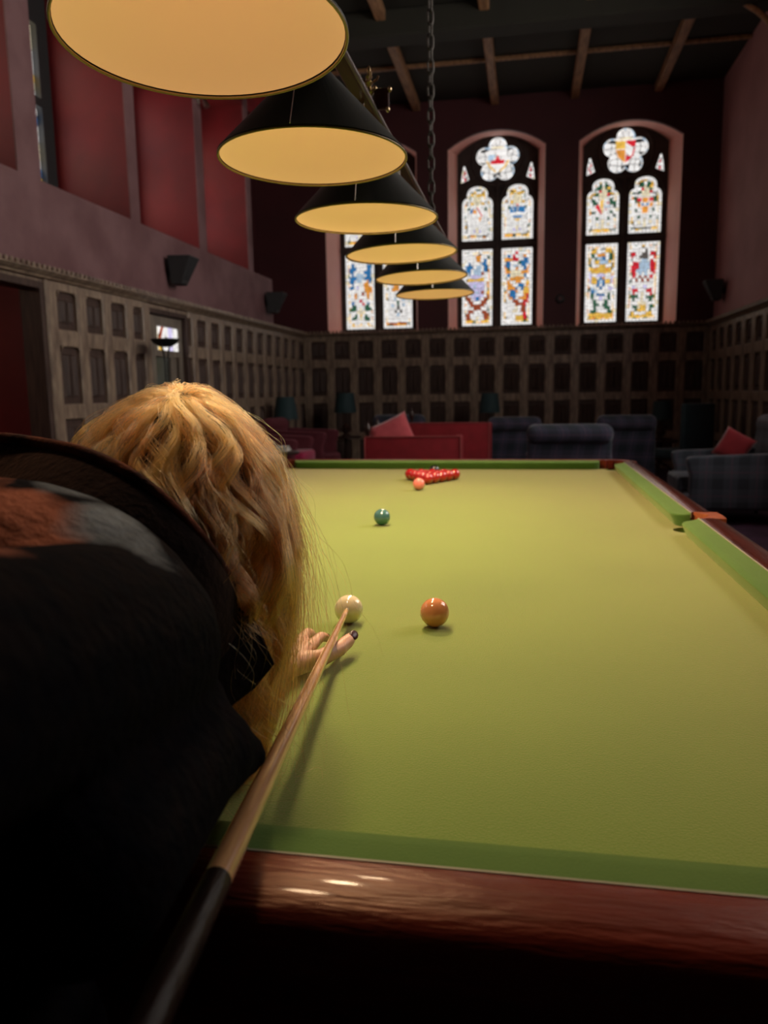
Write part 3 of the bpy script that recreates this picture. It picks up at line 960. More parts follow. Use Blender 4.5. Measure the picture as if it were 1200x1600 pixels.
mg = 0.058
cush = [((TX, -TY + mg, 0), (TX, -0.052, 0), (1, 0, 0)), ((TX, 0.052, 0), (TX, TY - mg, 0), (1, 0, 0)), ((-TX, -0.052, 0), (-TX, -TY + mg, 0), (-1, 0, 0)), ((-TX, TY - mg, 0), (-TX, 0.052, 0), (-1, 0, 0)),
        ((-TX + mg, -TY, 0), (TX - mg, -TY, 0), (0, -1, 0)), ((TX - mg, TY, 0), (-TX + mg, TY, 0), (0, 1, 0))]
for a, b, o_ in cush:
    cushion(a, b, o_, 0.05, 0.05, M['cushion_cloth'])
    a, b, o_ = Vector(a), Vector(b), Vector(o_)
    d = (b - a).normalized()
    bm = BM()
    pr = [(CW + 0.0002, 0.030), (CW + 0.0002, 0.0455), (CW + 0.0028, 0.0455), (CW + 0.0028, 0.030)]
    loft(bm, [[q + o_ * u + Vector((0, 0, ZT + z)) for u, z in pr] for q in (a, b)])
    fin('edge_strip', bm, M['strip'], tbl)  # thin pale strip between cushion and wood

RI, RO = CW + 0.003, 0.128


def railpiece(p0, p1, out, m):
    p0, p1, out = Vector(p0), Vector(p1), Vector(out)
    pr = [(RI, -0.05), (RI, 0.0445), (RI + 0.004, 0.046), (RI + 0.035, 0.0475), (RO - 0.018, 0.044), (RO - 0.006, 0.037), (RO, 0.025), (RO, -0.02), (RO - 0.012, -0.05)]
    bm = BM()
    loft(bm, [[p + out * a + Vector((0, 0, ZT + z)) for a, z in pr] for p in (p0, p1)])
    return fin('rail', bm, m, tbl, smooth=True, angle=50)


for s in (-1, 1):
    for t in (-1, 1):
        railpiece((s * TX, t * 0.062, 0), (s * TX, t * (TY + 0.012), 0), (s, 0, 0), M['mahogany_side'])
    railpiece((-TX - 0.012, s * TY, 0), (TX + 0.012, s * TY, 0), (0, s, 0), M['mahogany'])
for s in (-1, 1):
    # middle pocket plates and corner pocket leathers
    bm = BM()
    pts = [(s * (TX + 0.062), -0.062), (s * (TX + 0.075), -0.04), (s * (TX + 0.095), 0), (s * (TX + 0.075), 0.04), (s * (TX + 0.062), 0.062)]
    outer = [(s * (TX + RO), 0.062), (s * (TX + RO + 0.004), 0), (s * (TX + RO), -0.062)]
    lo = [(x, y, ZT - 0.02) for x, y in pts + outer]
    hi = [(x, y, ZT + 0.046) for x, y in pts + outer]
    loft(bm, [lo, hi])
    fin('pocket_plate', bm, M['leather'], tbl)
    for t in (-1, 1):
        c = Vector((s * (TX + 0.015), t * (TY + 0.015), 0))
        bm = BM()
        a0 = math.atan2(t, s)
        secs = []
        for k in range(13):
            a = a0 + (k / 12 - 0.5) * R_(190)
            secs.append([c + Vector((math.cos(a) * r, math.sin(a) * r, ZT + z)) for r, z in ((0.052, -0.03), (0.052, 0.044), (0.07, 0.048), (0.108, 0.042), (0.116, 0.02), (0.108, -0.04))])
        loft(bm, secs)
        fin('pocket_leather', bm, M['leather'] if False else M['mahogany'], tbl, smooth=True, angle=40)
for cx, cy in [(s * (TX + 0.04), 0) for s in (-1, 1)] + [(s * (TX + 0.015), t * (TY + 0.015)) for s in (-1, 1) for t in (-1, 1)]:
    bm = BM()
    lathe(bm, [(0.052, -0.021), (0.05, -0.1), (0.04, -0.16), (0.0, -0.18)], 16, (cx, cy, ZT))
    fin('pocket_net', bm, M['net'], tbl, smooth=True)
bm = BM()
box(bm, -TX - 0.06, TX + 0.06, -TY - 0.06, TY + 0.06, ZT - 0.25, ZT - 0.20, 0.01, 1)
for s in (-1, 1):
    box(bm, s * (TX + 0.085) - 0.02, s * (TX + 0.085) + 0.02, -TY - 0.1, TY + 0.1, ZT - 0.24, ZT - 0.051)
    box(bm, -TX - 0.065, TX + 0.065, s * (TY + 0.085) - 0.02, s * (TY + 0.085) + 0.02, ZT - 0.24, ZT - 0.051)
fin('apron', bm, M['mahogany'], tbl)
bm = BM(); lathe(bm, [(0.001, 0), (0.055, 0), (0.06, 0.04), (0.045, 0.06), (0.05, 0.1), (0.075, 0.3), (0.08, 0.42), (0.06, 0.46), (0.085, 0.5), (0.085, 0.614), (0.001, 0.614)], 20)
lm = bpy.data.meshes.new('leg'); bmesh.ops.recalc_face_normals(bm, faces=bm.faces); bm.to_mesh(lm); bm.free(); lm.materials.append(M['mahogany'])
for s in (-1, 1):
    for y in (-1.65, -0.55, 0.55, 1.65):
        link('leg', lm, None, tbl, (s * 0.80, y, 0))

# ------------------------------------------------------------------ balls
BR = 0.02625
bm = BM(); bmesh.ops.create_uvsphere(bm, u_segments=40, v_segments=24, radius=BR)
bme = bpy.data.meshes.new('ball'); bm.to_mesh(bme); bm.free()
bme.polygons.foreach_set('use_smooth', [True] * len(bme.polygons))


def ball(name, x, y, m, label, group=None):
    me = bme.copy(); me.materials.append(m)
    o = link(name, me, None, None, (x, y, ZT + BR + 0.0004))
    return tag(o, label, 'ball', group)


ball('cue_ball', 0.132, 0.736, ballmat('ivory', (0.84, 0.72, 0.48)), 'cream white cue ball at the tip of the cue')
ball('snooker_ball', 0.291, 0.734, ballmat('tan_ball', (0.70, 0.28, 0.12)), 'tan orange ball to the right of the cream cue ball')
ball('snooker_ball', 0.0015, 1.79, ballmat('teal_ball', (0.06, 0.15, 0.15)), 'dark teal ball standing alone in the middle of the cloth')
ball('snooker_ball', 0.0, 2.675, ballmat('pink_ball', (0.72, 0.19, 0.16)), 'pink ball just in front of the red pack')
ball('snooker_ball', 0.0, 3.253, ballmat('black_ball', (0.004, 0.004, 0.004)), 'black ball half hidden behind the red pack')
redm = ballmat('red_ball', (0.36, 0.010, 0.012))
d_ = 2 * BR + 0.0006
ordn = ['first', 'second', 'third', 'fourth', 'fifth']
for r in range(5):
    for k in range(r + 1):
        if r == 0:
            lab = 'red ball at the point of the triangular pack, nearest the pink ball'
        else:
            pos = 'at the left end' if k == 0 else ('at the right end' if k == r else (ordn[k] + ' from the left'))
            lab = 'glossy red ball %s of the %s row of the triangular pack' % (pos, ['', 'two-ball', 'three-ball', 'four-ball', 'five-ball back'][r])
        ball('red_ball', 0.012 + (k - r / 2) * d_, 2.885 + r * d_ * math.sqrt(3) / 2, redm, lab, 'fifteen red balls racked in a triangle')

# ------------------------------------------------------------------ lamps over the table
ZR = 0.8866 + 0.86
LAMPS = [(0.030, 0.418, 0.02, -0.045, 1.741), (0.023, 0.980, -0.004, -0.021, 1.743), (0.027, 1.497, 0.004, -0.004, 1.731), (0.027, 2.095, 0.036, -0.001, 1.739), (0.019, 2.667, 0.037, -0.010, 1.738), (0.010, 3.234, 0.020, -0.010, 1.737)]
LN = ['largest and nearest, cut by the top edge', 'second from the nearest, most of its black outside in view', 'third from the nearest in the row', 'fourth from the nearest in the row',
      'fifth from the nearest, last but one', 'smallest and farthest at the end of the row']
RR = 0.187
liningm = mat('lit_shade_lining', (0.75, 0.52, 0.28), 0.6, emit=((1.0, 0.49, 0.19), 0.38))
bulbm = mat('lit_bulb', (0.9, 0.8, 0.6), 0.3, emit=((1.0, 0.7, 0.35), 1.2))
BARZ = 2.035
for (x, y, tl, tw, ZR), ln, lf in zip(LAMPS, LN, (0.42, 0.65, 1.8, 1.5, 0.95, 0.6)):
    e = empty('pendant_lamp', (x, y, ZR))
    e.rotation_euler = (math.atan(tw), -math.atan(tl), 0)
    tag(e, 'black cone pendant lamp, the ' + ln, 'lamp', 'six cone lamps in a row over the table')
    bm = BM(); lathe(bm, [(RR, 0.0), (RR + 0.002, 0.004), (0.035, 0.165), (0.03, 0.19), (0.018, 0.20), (0.0, 0.20)], 64)
    fin('lamp_shade', bm, M['black'], e, smooth=True)
    bm = BM(); lathe(bm, [(RR - 0.003, 0.003), (0.034, 0.158), (0.0, 0.166)], 64)
    fin('shade_lining', bm, liningm, e, smooth=True)
    bm = BM(); tube(bm, [(RR * math.cos(2 * PI * k / 64), RR * math.sin(2 * PI * k / 64), 0.0) for k in range(64)], 0.0022, 8, True)
    fin('shade_rim', bm, M['rim'], e, smooth=True)
    bm = BM(); lathe(bm, [(0.0, 0.10), (0.012, 0.103), (0.02, 0.115), (0.02, 0.125), (0.012, 0.145), (0.012, 0.16)], 16)
    fin('bulb', bm, bulbm, e, smooth=True)
    hk = Euler(e.rotation_euler).to_matrix().inverted() @ (Vector((0.02, y, BARZ - 0.0125)) - Vector((x, y, ZR)))
    bm = BM(); tube(bm, [(0, 0, 0.195), hk], 0.006, 8)
    tube(bm, [hk, (0.005, -RR * 0.55, 0.16), (0.01, -RR - 0.003, 0.005)], 0.0012, 5)
    fin('hanger', bm, M['steel'], e)
    l = bpy.data.lights.new('bulb_light', 'SPOT')
    l.energy = LAMP_W * lf; l.color = LAMP_COL; l.spot_size = R_(128); l.spot_blend = 0.35; l.shadow_soft_size = 0.04
    lo = bpy.data.objects.new('bulb_light', l); C.objects.link(lo); lo.parent = e; lo.location = (0, 0, 0.075)
bar = tag(empty('suspension_bar', (0.02, 1.8, BARZ)), 'dark wooden suspension bar carrying the six cone lamps', 'lamp bar')
bm = BM(); box(bm, -0.02, 0.02, -1.75, 1.75, -0.012, 0.016, 0.006, 1); fin('bar', bm, M['barwood'], bar)
bm = BM(); tube(bm, [(0.024, -1.7, -0.012), (0.024, 1.72, -0.012)], 0.005, 6); fin('conduit', bm, M['steel'], bar, smooth=True)
bm = BM(); lathe(bm, [(0.0, 0.115), (0.004, 0.11), (0.006, 0.10), (0.003, 0.095), (0.010, 0.085), (0.004, 0.078), (0.012, 0.07), (0.005, 0.06), (0.014, 0.045), (0.006, 0.036), (0.012, 0.02), (0.012, 0.016)], 14, (0, -0.2, 0))
for a in range(4):
    t = a * PI / 2 + 0.4
    tube(bm, [(0.006 * math.cos(t), -0.2 + 0.006 * math.sin(t), 0.07), (0.022 * math.cos(t), -0.2 + 0.022 * math.sin(t), 0.08), (0.026 * math.cos(t), -0.2 + 0.026 * math.sin(t), 0.09)], 0.003, 6)
fin('finial', bm, M['brass'], bar, smooth=True)
bm = BM(); box(bm, 0.014, 0.055, -0.205, -0.195, 0.0, 0.055, 0.003, 1); fin('crest_board', bm, M['barwood'], bar)
for px_, pz_ in ((0.056, 0.05), (0.05, 0.0), (0.016, 0.055)):
    bm = BM(); ell(bm, (px_, -0.2, pz_), (0.006, 0.008, 0.008), u=10, v=6)
    fin('crest_stud', bm, M['brass'], bar, smooth=True)
# hanging chains
bm = BM()
lp = []
for k in range(20):
    a = 2 * PI * k / 20
    lp.append((0.013 * math.cos(a), 0, 0.019 * math.sin(a) + (0.013 if math.sin(a) > 0 else -0.013)))
tube(bm, lp, 0.0042, 6, True)
chm = bpy.data.meshes.new('chain_link'); bm.to_mesh(chm); bm.free(); chm.materials.append(M['iron'])
chm.polygons.foreach_set('use_smooth', [True] * len(chm.polygons))
for y, lab in ((3.02, 'long iron chain hanging in front of the far red wall, at the far lamps'), (0.35, 'iron chain holding the near end of the lamp bar, out of view above')):
    ch = tag(empty('hanging_chain', (0.02, y, BARZ + 0.01)), lab, 'chain', 'chains holding the lamp bar')
    z, k = 0.03, 0
    while BARZ + z < ZC - 0.02:
        link('chain_link', chm, None, ch, (0, 0, z), (0, 0, (k % 2) * PI / 2 + 0.3 + 0.02 * k))
        z += 0.050; k += 1
    bm = BM(); tube(bm, [(0, 0, 0.0065), (0, 0, 0.02)], 0.006, 8); fin('eye_bolt', bm, M['iron'], ch)


# ------------------------------------------------------------------ furniture
def rb(name, m, parent, x0, x1, y0, y1, z0, z1, b=0.03, seg=3, rot=None):
    bm = BM(); box(bm, x0, x1, y0, y1, z0, z1, b, seg, rot)
    return fin(name, bm, m, parent, smooth=True, angle=180)


def legs(parent, xs, ys, h, m, r=0.022):
    for x in xs:
        for y in ys:
            bm = BM(); lathe(bm, [(0.0, 0), (r * 0.6, 0), (r * 0.7, 0.01), (r, h), (0.0, h)], 12, (x, y, 0))
            fin('leg', bm, m, parent, smooth=True)


def armchair(loc, rz, w, d, hs, ha, hb, m, label, group=None, roll=True, cat='armchair', name='armchair', seatm=None, armt=0.13):
    """local +y is the way the sitter faces; the back is at -y"""
    e = tag(empty(name, loc, rz), label, cat, group)
    lh = 0.14
    legs(e, (-w / 2 + 0.07, w / 2 - 0.07), (-d / 2 + 0.08, d / 2 - 0.08), lh + 0.01, M['darkwood'])
    rb('seat_base', m, e, -w / 2 + 0.02, w / 2 - 0.02, -d / 2 + 0.05, d / 2 - 0.02, lh, hs - 0.10, 0.025)
    rb('seat_cushion', seatm or m, e, -w / 2 + armt, w / 2 - armt, -d / 2 + 0.16, d / 2 + 0.02, hs - 0.10, hs + 0.04, 0.04)
    tilt = Matrix.Rotation(R_(8), 3, 'X')
    rb('backrest', m, e, -w / 2 + 0.01, w / 2 - 0.01, -d / 2, -d / 2 + 0.16, lh + 0.02, hb - (0.10 if roll else 0), 0.045, 3, tilt)
    if roll:
        dy = -math.tan(R_(8)) * (hb - lh) * 0.5
        rb('back_roll', m, e, -w / 2, w / 2, -d / 2 - 0.035 + dy, -d / 2 + 0.19 + dy, hb - 0.19, hb, 0.085, 4)
    for s in (-1, 1):
        x0, x1 = (-w / 2, -w / 2 + armt) if s < 0 else (w / 2 - armt, w / 2)
        bm = BM()
        pr = [(-d / 2 + 0.04, lh + 0.01), (d / 2 - 0.06, lh + 0.01), (d / 2 - 0.07, ha - 0.18), (d / 2 - 0.03, ha - 0.06), (d / 2 - 0.04, ha - 0.01), (d / 2 - 0.10, ha), (-d / 2 + 0.04, ha + 0.03)]
        vs0 = [bm.verts.new((x0, y, z)) for y, z in pr]; vs1 = [bm.verts.new((x1, y, z)) for y, z in pr]
        bm.faces.new(vs0); bm.faces.new(vs1[::-1])
        for k in range(len(pr)):
            bm.faces.new((vs0[k], vs0[(k + 1) % 7], vs1[(k + 1) % 7], vs1[k]))
        bmesh.ops.recalc_face_normals(bm, faces=bm.faces)
        bmesh.ops.bevel(bm, geom=bm.edges[:], offset=0.022, segments=3, profile=0.5, affect='EDGES', clamp_overlap=True)
        fin('arm', bm, m, e, smooth=True, angle=180)
    return e


def cushion_thing(loc, rot, s, t, m, label):
    bm = BM()
    n = 10
    vt = {}
    for sg in (1, -1):
        for i in range(n + 1):
            for j in range(n + 1):
                u, v = i / n * 2 - 1, j / n * 2 - 1
                h = t * (max(0, (1 - u ** 4) * (1 - v ** 4))) ** 0.55
                k = 1 - 0.07 * (1 - abs(u) ** 2) * abs(v) ** 3
                q = 1 - 0.07 * (1 - abs(v) ** 2) * abs(u) ** 3
                vt[sg, i, j] = bm.verts.new((u * s * q, v * s * k, sg * h * 0.5 + sg * 0.002))
        for i in range(n):
            for j in range(n):
                f = [vt[sg, i, j], vt[sg, i + 1, j], vt[sg, i + 1, j + 1], vt[sg, i, j + 1]]
                bm.faces.new(f if sg > 0 else f[::-1])
    bmesh.ops.remove_doubles(bm, verts=bm.verts, dist=0.0045)
    o = fin('cushion', bm, m, None, loc, rot, smooth=True, angle=180)
    return tag(o, label, 'cushion')


gt = 'tartan armchairs beyond the table'
armchair((0.85, 7.35, 0), 0, 0.80, 0.80, 0.44, 0.64, 0.95, M['tartan'], 'blue tartan armchair seen from behind, the nearest beyond the far rail', gt)
armchair((0.30, 9.9, 0), 0, 0.68, 0.78, 0.44, 0.62, 0.935, M['tartan'], 'dark tartan armchair seen from behind, just right of the red settees', gt)
armchair((1.66, 9.6, 0), R_(-4), 0.70, 0.80, 0.44, 0.62, 0.955, M['tartan'], 'plain dark purple-backed tartan armchair, second from the right wall', gt)
armchair((-1.25, 10.3, 0), 0, 0.72, 0.78, 0.44, 0.62, 0.965, M['tartan'], 'dark tartan armchair half hidden behind the red settees', gt)
armchair((2.36, 7.40, 0), R_(90), 0.88, 0.95, 0.40, 0.64, 1.0, M['tartan_grey'], 'large grey tartan armchair facing left beside the table, holding a red cushion', gt)
cushion_thing((2.42, 7.40, 0.70), (R_(80), R_(28), R_(-25)), 0.15, 0.11, M['cushred'], 'small red cushion standing on edge in the grey tartan armchair')
# red settees with post finials
def settee(loc, rz, w, d, h, label):
    e = tag(empty('settee', loc, rz), label, 'settee', 'pair of red settees')
    legs(e, (-w / 2 + 0.06, w / 2 - 0.06), (-d / 2 + 0.06, d / 2 - 0.06), 0.13, M['darkwood'])
    rb('seat_base', M['velvet'], e, -w / 2 + 0.02, w / 2 - 0.02, -d / 2 + 0.02, d / 2, 0.12, 0.36, 0.02)
    rb('seat_cushion', M['velvet'], e, -w / 2 + 0.08, w / 2 - 0.08, -d / 2 + 0.10, d / 2, 0.36, 0.47, 0.035)
    rb('backrest', M['velvet'], e, -w / 2, w / 2, -d / 2 - 0.02, -d / 2 + 0.07, 0.13, h, 0.018)
    for s in (-1, 1):
        rb('arm', M['velvet'], e, s * (w / 2 - 0.04) - 0.04, s * (w / 2 - 0.04) + 0.04, -d / 2 + 0.05, d / 2 - 0.02, 0.13, h - 0.03, 0.018)
        bm = BM(); tube(bm, [(s * (w / 2 - 0.004), -d / 2 - 0.022, 0.14), (s * (w / 2 - 0.004), -d / 2 - 0.022, h - 0.004)], 0.007, 6)
        fin('piping', bm, M['piping'], e, smooth=True)
    bm = BM(); tube(bm, [(-w / 2 + 0.004, -d / 2 - 0.022, h - 0.004), (w / 2 - 0.004, -d / 2 - 0.022, h - 0.004)], 0.007, 6)
    fin('piping', bm, M['piping'], e, smooth=True)
    for y in (-d / 2 + 0.03, d / 2 - 0.05):
        bm = BM(); lathe(bm, [(0.022, -0.02), (0.02, 0.02), (0.03, 0.04), (0.035, 0.07), (0.028, 0.10), (0.012, 0.125), (0.014, 0.14), (0.0, 0.15)], 14, (-w / 2 + 0.03, y, h))
        fin('finial', bm, M['darkwood'], e, smooth=True)
    return e


settee((-0.67, 7.4, 0), R_(3), 0.95, 0.8, 0.84, 'nearer red velvet settee seen from behind with a coral cushion on it')
settee((-0.50, 9.0, 0), 0, 1.05, 0.8, 0.905, 'farther red velvet settee behind the one with the coral cushion')
cushion_thing((-0.90, 7.36, 0.80), (R_(68), R_(-24), R_(8)), 0.22, 0.13, M['pinkfab'], 'coral pink cushion leaning on the nearer red settee')
armchair((-2.45, 8.2, 0), R_(-90), 0.8, 0.8, 0.57, 0.76, 0.95, M['wine'], 'dark red armchair with magenta seat facing right, near the panelled left wall', 'red armchairs by the left wall', seatm=M['magenta'])
armchair((-2.45, 9.4, 0), R_(-90), 0.8, 0.85, 0.44, 0.78, 0.95, M['wine'], 'dark wine armchair facing right, behind the one with the magenta seat', 'red armchairs by the left wall')
# high-backed teal chair
e = tag(empty('high_back_chair', (2.50, 10.25, 0), R_(35)), 'upright teal high-backed chair near the far right corner', 'chair')
legs(e, (-0.22, 0.22), (-0.2, 0.22), 0.36, M['darkwood'], 0.02)
rb('seat', M['teal'], e, -0.27, 0.27, -0.24, 0.30, 0.35, 0.47, 0.03)
rb('backrest', M['teal'], e, -0.26, 0.26, -0.26, -0.16, 0.40, 1.065, 0.025)


def side_table(loc, h, label, r=0.25):
    e = tag(empty('side_table', loc), label, 'table', 'small round side tables')
    bm = BM(); lathe(bm, [(0, h - 0.03), (r - 0.01, h - 0.03), (r, h - 0.02), (r, h - 0.008), (r - 0.01, h), (0, h)], 28); fin('table_top', bm, M['darkwood'], e, smooth=True)
    bm = BM(); lathe(bm, [(0, h - 0.03), (0.03, h - 0.03), (0.022, h - 0.15), (0.035, h * 0.4), (0.02, h * 0.3), (0.04, 0.14), (0.0, 0.12)], 16); fin('pedestal', bm, M['darkwood'], e, smooth=True)
    for k in range(3):
        a = k * 2 * PI / 3
        bm = BM(); tube(bm, [(0.02 * math.cos(a), 0.02 * math.sin(a), 0.16), (0.12 * math.cos(a), 0.12 * math.sin(a), 0.10), (0.2 * math.cos(a), 0.2 * math.sin(a), 0.015)], [0.022, 0.018, 0.015], 8)
        fin('foot', bm, M['darkwood'], e, smooth=True)


def table_lamp(loc, rb_, rt, hb, hs, label):
    e = tag(empty('table_lamp', loc), label, 'lamp', 'teal shaded table lamps')
    bm = BM(); lathe(bm, [(0, 0), (0.07, 0), (0.075, 0.02), (0.03, 0.04), (0.06, 0.09), (0.07, 0.13), (0.03, 0.19), (0.012, 0.21), (0.012, hb + 0.02), (0, hb + 0.02)], 18); fin('lamp_base', bm, M['darkwood'], e, smooth=True)
    bm = BM(); lathe(bm, [(rb_, hb), (rt, hb + hs), (rt - 0.004, hb + hs), (rb_ - 0.004, hb)], 32); fin('lamp_shade', bm, M['tealshade'], e, smooth=True)


side_table((-2.93, 10.2, 0), 0.58, 'small round table under the teal lamp nearest the left wall')
table_lamp((-2.93, 10.2, 0.581), 0.18, 0.125, 0.325, 0.315, 'teal table lamp nearest the panelled left wall')
side_table((-2.38, 11.6, 0), 0.58, 'small round table under the dim teal lamp in the far left corner')
table_lamp((-2.38, 11.6, 0.581), 0.18, 0.14, 0.37, 0.31, 'dim teal table lamp in the far left corner')
side_table((-0.1, 11.4, 0), 0.58, 'small round table under the middle window')
table_lamp((-0.1, 11.4, 0.581), 0.16, 0.125, 0.355, 0.29, 'teal table lamp below the middle window, behind the tartan chairs')
side_table((2.42, 11.6, 0), 0.50, 'small round table in the far right corner behind the high-backed chair')
table_lamp((2.42, 11.6, 0.501), 0.15, 0.12, 0.30, 0.27, 'teal table lamp in the far right corner behind the high-backed chair')
side_table((-2.02, 7.05, 0), 0.69, 'small dark table holding a stack of boxes beside the hair of the person', 0.2)
for k, (w_, h_, m_) in enumerate(((0.20, 0.03, 'paper'), (0.17, 0.022, 'paper'))):
    bm = BM(); box(bm, -w_ / 2, w_ / 2, -0.08, 0.08, 0.0, h_, 0.004, 1)
    o = fin('box', bm, M[m_], None, (-2.02 + 0.01 * k, 7.03, 0.691 + 0.031 * k), (0, 0, 0.2 * k))
    tag(o, ['pale flat box, lower of the two on the small table', 'pale flat box, upper of the two on the small table'][k], 'box', 'flat boxes on the small table')

# torchiere lamp in front of the left door
e = tag(empty('floor_lamp', (-3.0, 6.62, 0)), 'black uplighter floor lamp with a shallow bowl in front of the glazed door', 'lamp')
bm = BM(); lathe(bm, [(0.0, 1.735), (0.06, 1.74), (0.115, 1.775), (0.14, 1.81), (0.136, 1.812), (0.11, 1.785), (0.05, 1.755), (0, 1.752)], 32); fin('bowl', bm, M['black'], e, smooth=True)
for s in (-1, 1):
    bm = BM(); tube(bm, [(0, s * 0.03, 0.03), (0, s * 0.03, 1.58), (0, s * 0.036, 1.63), (0, s * 0.06, 1.70), (0, s * 0.10, 1.77)], 0.008, 8); fin('stem', bm, M['black'], e, smooth=True)
bm = BM(); lathe(bm, [(0, 0), (0.15, 0), (0.15, 0.015), (0.05, 0.035), (0, 0.04)], 28); fin('base', bm, M['black'], e, smooth=True)
bm = BM(); ell(bm, (0.02, -0.02, 1.822), (0.011, 0.011, 0.011), u=10, v=6); fin('glass_bead', bm, M['steel'], e, smooth=True)


# wedge speakers
def speaker(loc, rz, s, label):
    e = tag(empty('wall_speaker', loc, rz), label, 'speaker', 'wedge shaped wall speakers')
    bm = BM()
    t = [(-0.15, 0.0), (0.15, 0.0), (0.11, -0.22), (-0.11, -0.22)]
    b = [(-0.09, 0.0), (0.09, 0.0), (0.07, -0.10), (-0.07, -0.10)]
    loft(bm, [[(s * x, s * y, -0.13 * s) for x, y in b], [(s * x, s * y, 0.13 * s) for x, y in t]])
    bmesh.ops.bevel(bm, geom=bm.edges[:], offset=0.008, segments=1, affect='EDGES')
    fin('cabinet', bm, M['speaker'], e)
    bm = BM()
    q = [(-0.062, -0.106, -0.115), (0.062, -0.106, -0.115), (0.10, -0.222, 0.118), (-0.10, -0.222, 0.118)]
    vv = [bm.verts.new((s * x, s * y, s * z)) for x, y, z in q]
    bm.faces.new(vv)
    fin('grille', bm, M['grille'], e)
    bm = BM(); box(bm, -0.03, 0.03, -0.01, 0.045, -0.04, 0.04); fin('bracket', bm, M['iron'], e)


speaker((XL + 0.05, 7.45, 2.57), R_(90), 1.1, 'nearer black wedge speaker on the left plaster band')
speaker((XL + 0.05, 10.62, 2.57), R_(90), 1.1, 'farther black wedge speaker at the end of the left plaster band')
speaker((XR - 0.05, 11.75, 2.65), R_(-90), 1.1, 'dark wedge speaker on the right wall near the far corner')
e = tag(empty('spotlight', (XL + 0.005, 8.42, 4.62)), 'small silver spotlight fixed to a pier of the left wall', 'lamp')
bm = BM(); box(bm, -0.004, 0.02, -0.03, 0.03, -0.05, 0.05, 0.004, 1); fin('bracket', bm, M['steel'], e)
bm = BM(); tube(bm, [(0.02, 0, 0.0), (0.06, 0.0, 0.0), (0.09, 0.0, -0.05), (0.11, 0, -0.10)], [0.01, 0.012, 0.03, 0.035], 12); fin('lamp_head', bm, M['steel'], e, smooth=True)
e = tag(empty('wall_bell', (0.948, YF, 2.678)), 'small round black fitting on the far wall between two windows', 'fitting')
bm = BM(); tube(bm, [(0, 0.002, 0), (0, -0.05, 0), (0, -0.06, 0)], [0.07, 0.065, 0.045], 24); fin('body', bm, M['speaker'], e, smooth=True)
bm = BM(); tube(bm, [(0, -0.055, 0), (0, -0.075, 0)], 0.03, 16); fin('face', bm, M['mauve'], e, smooth=True)

# ------------------------------------------------------------------ cue
CT = Vector((0.1352, 0.708, 0.8930))
CD = Vector((0.106, -1.0, 0.072)).normalized()
CD = (Vector((0.219, 0.0, 0.931)) - CT).normalized()
cue = tag(empty('cue', CT), 'wooden cue with pale shaft and dark butt under the person, aimed at the cue ball', 'cue')
LC = 1.42


for k_ in ('mahogany', 'mahogany_side'):
    M[k_].node_tree.nodes['Principled BSDF'].inputs['Specular Tint'].default_value = (1.0, 0.58, 0.34, 1)


def cuer(s):
    return 0.0046 + (0.0145 - 0.0046) * (s / LC) ** 0.95


bm = BM(); tube(bm, [CD * s for s in (0.02, 0.2, 0.4, 0.6, 0.75, 0.86)], [cuer(s) for s in (0.02, 0.2, 0.4, 0.6, 0.75, 0.86)], 20); fin('shaft', bm, M['ash'], cue, smooth=True)
bm = BM(); tube(bm, [CD * s for s in (0.86, 1.0, 1.25, LC)], [cuer(s) for s in (0.86, 1.0, 1.25, LC)], 20); fin('butt', bm, M['ebony'], cue, smooth=True)
bm = BM(); tube(bm, [CD * 0.006, CD * 0.02], 0.0047, 16); fin('ferrule', bm, M['brass'], cue, smooth=True)
bm = BM(); tube(bm, [CD * 0.0, CD * 0.006], [0.0040, 0.0046], 16); fin('cue_tip', bm, M['tip'], cue, smooth=True)

# ------------------------------------------------------------------ person
per = tag(empty('person', (-0.05, -0.45, 0)), 'person with wavy ginger hair in a dark coat bending over the cue', 'person')
PO = Vector((-0.05, -0.45, 0))


def attach(o):
    o.parent = per
    o.matrix_parent_inverse = Matrix.Translation(PO).inverted()
    return o


H = Vector((0.075, 0.20, 1.165))      # head centre
bm = BM()
ell(bm, H, (0.074, 0.094, 0.108))
ell(bm, H + Vector((0, 0.03, -0.055)), (0.058, 0.065, 0.07))          # jaw
ell(bm, H + Vector((0, 0.088, -0.10)), (0.024, 0.022, 0.022), u=12, v=8)  # chin
ell(bm, H + Vector((0, 0.098, -0.018)), (0.013, 0.02, 0.03), u=12, v=8)   # nose
for s in (-1, 1):
    ell(bm, H + Vector((s * 0.074, -0.005, -0.015)), (0.01, 0.022, 0.032), u=12, v=8)
    ell(bm, H + Vector((s * 0.035, 0.075, -0.03)), (0.026, 0.022, 0.022), u=12, v=8)
caps(bm, (0.05, 0.04, 1.07), H + Vector((0, -0.03, -0.05)), 0.056, 0.052)   # neck
# trunk bent forward
ell(bm, (0.02, -0.06, 1.045), (0.17, 0.13, 0.095), Matrix.Rotation(R_(12), 3, 'X'))
caps(bm, (0.02, -0.04, 1.03), (-0.04, -0.42, 0.95), 0.115, 0.12)
ell(bm, (-0.05, -0.48, 0.92), (0.165, 0.12, 0.13))
# legs
for hip, knee, ank in (((0.03, -0.48, 0.88), (0.06, -0.42, 0.48), (0.05, -0.55, 0.09)), ((-0.13, -0.48, 0.88), (-0.2, -0.36, 0.49), (-0.22, -0.42, 0.09))):
    caps(bm, hip, knee, 0.085, 0.055); caps(bm, knee, ank, 0.054, 0.036)
    caps(bm, (ank[0], ank[1] - 0.01, 0.05), (ank[0] + 0.01, ank[1] + 0.14, 0.035), 0.036, 0.03)
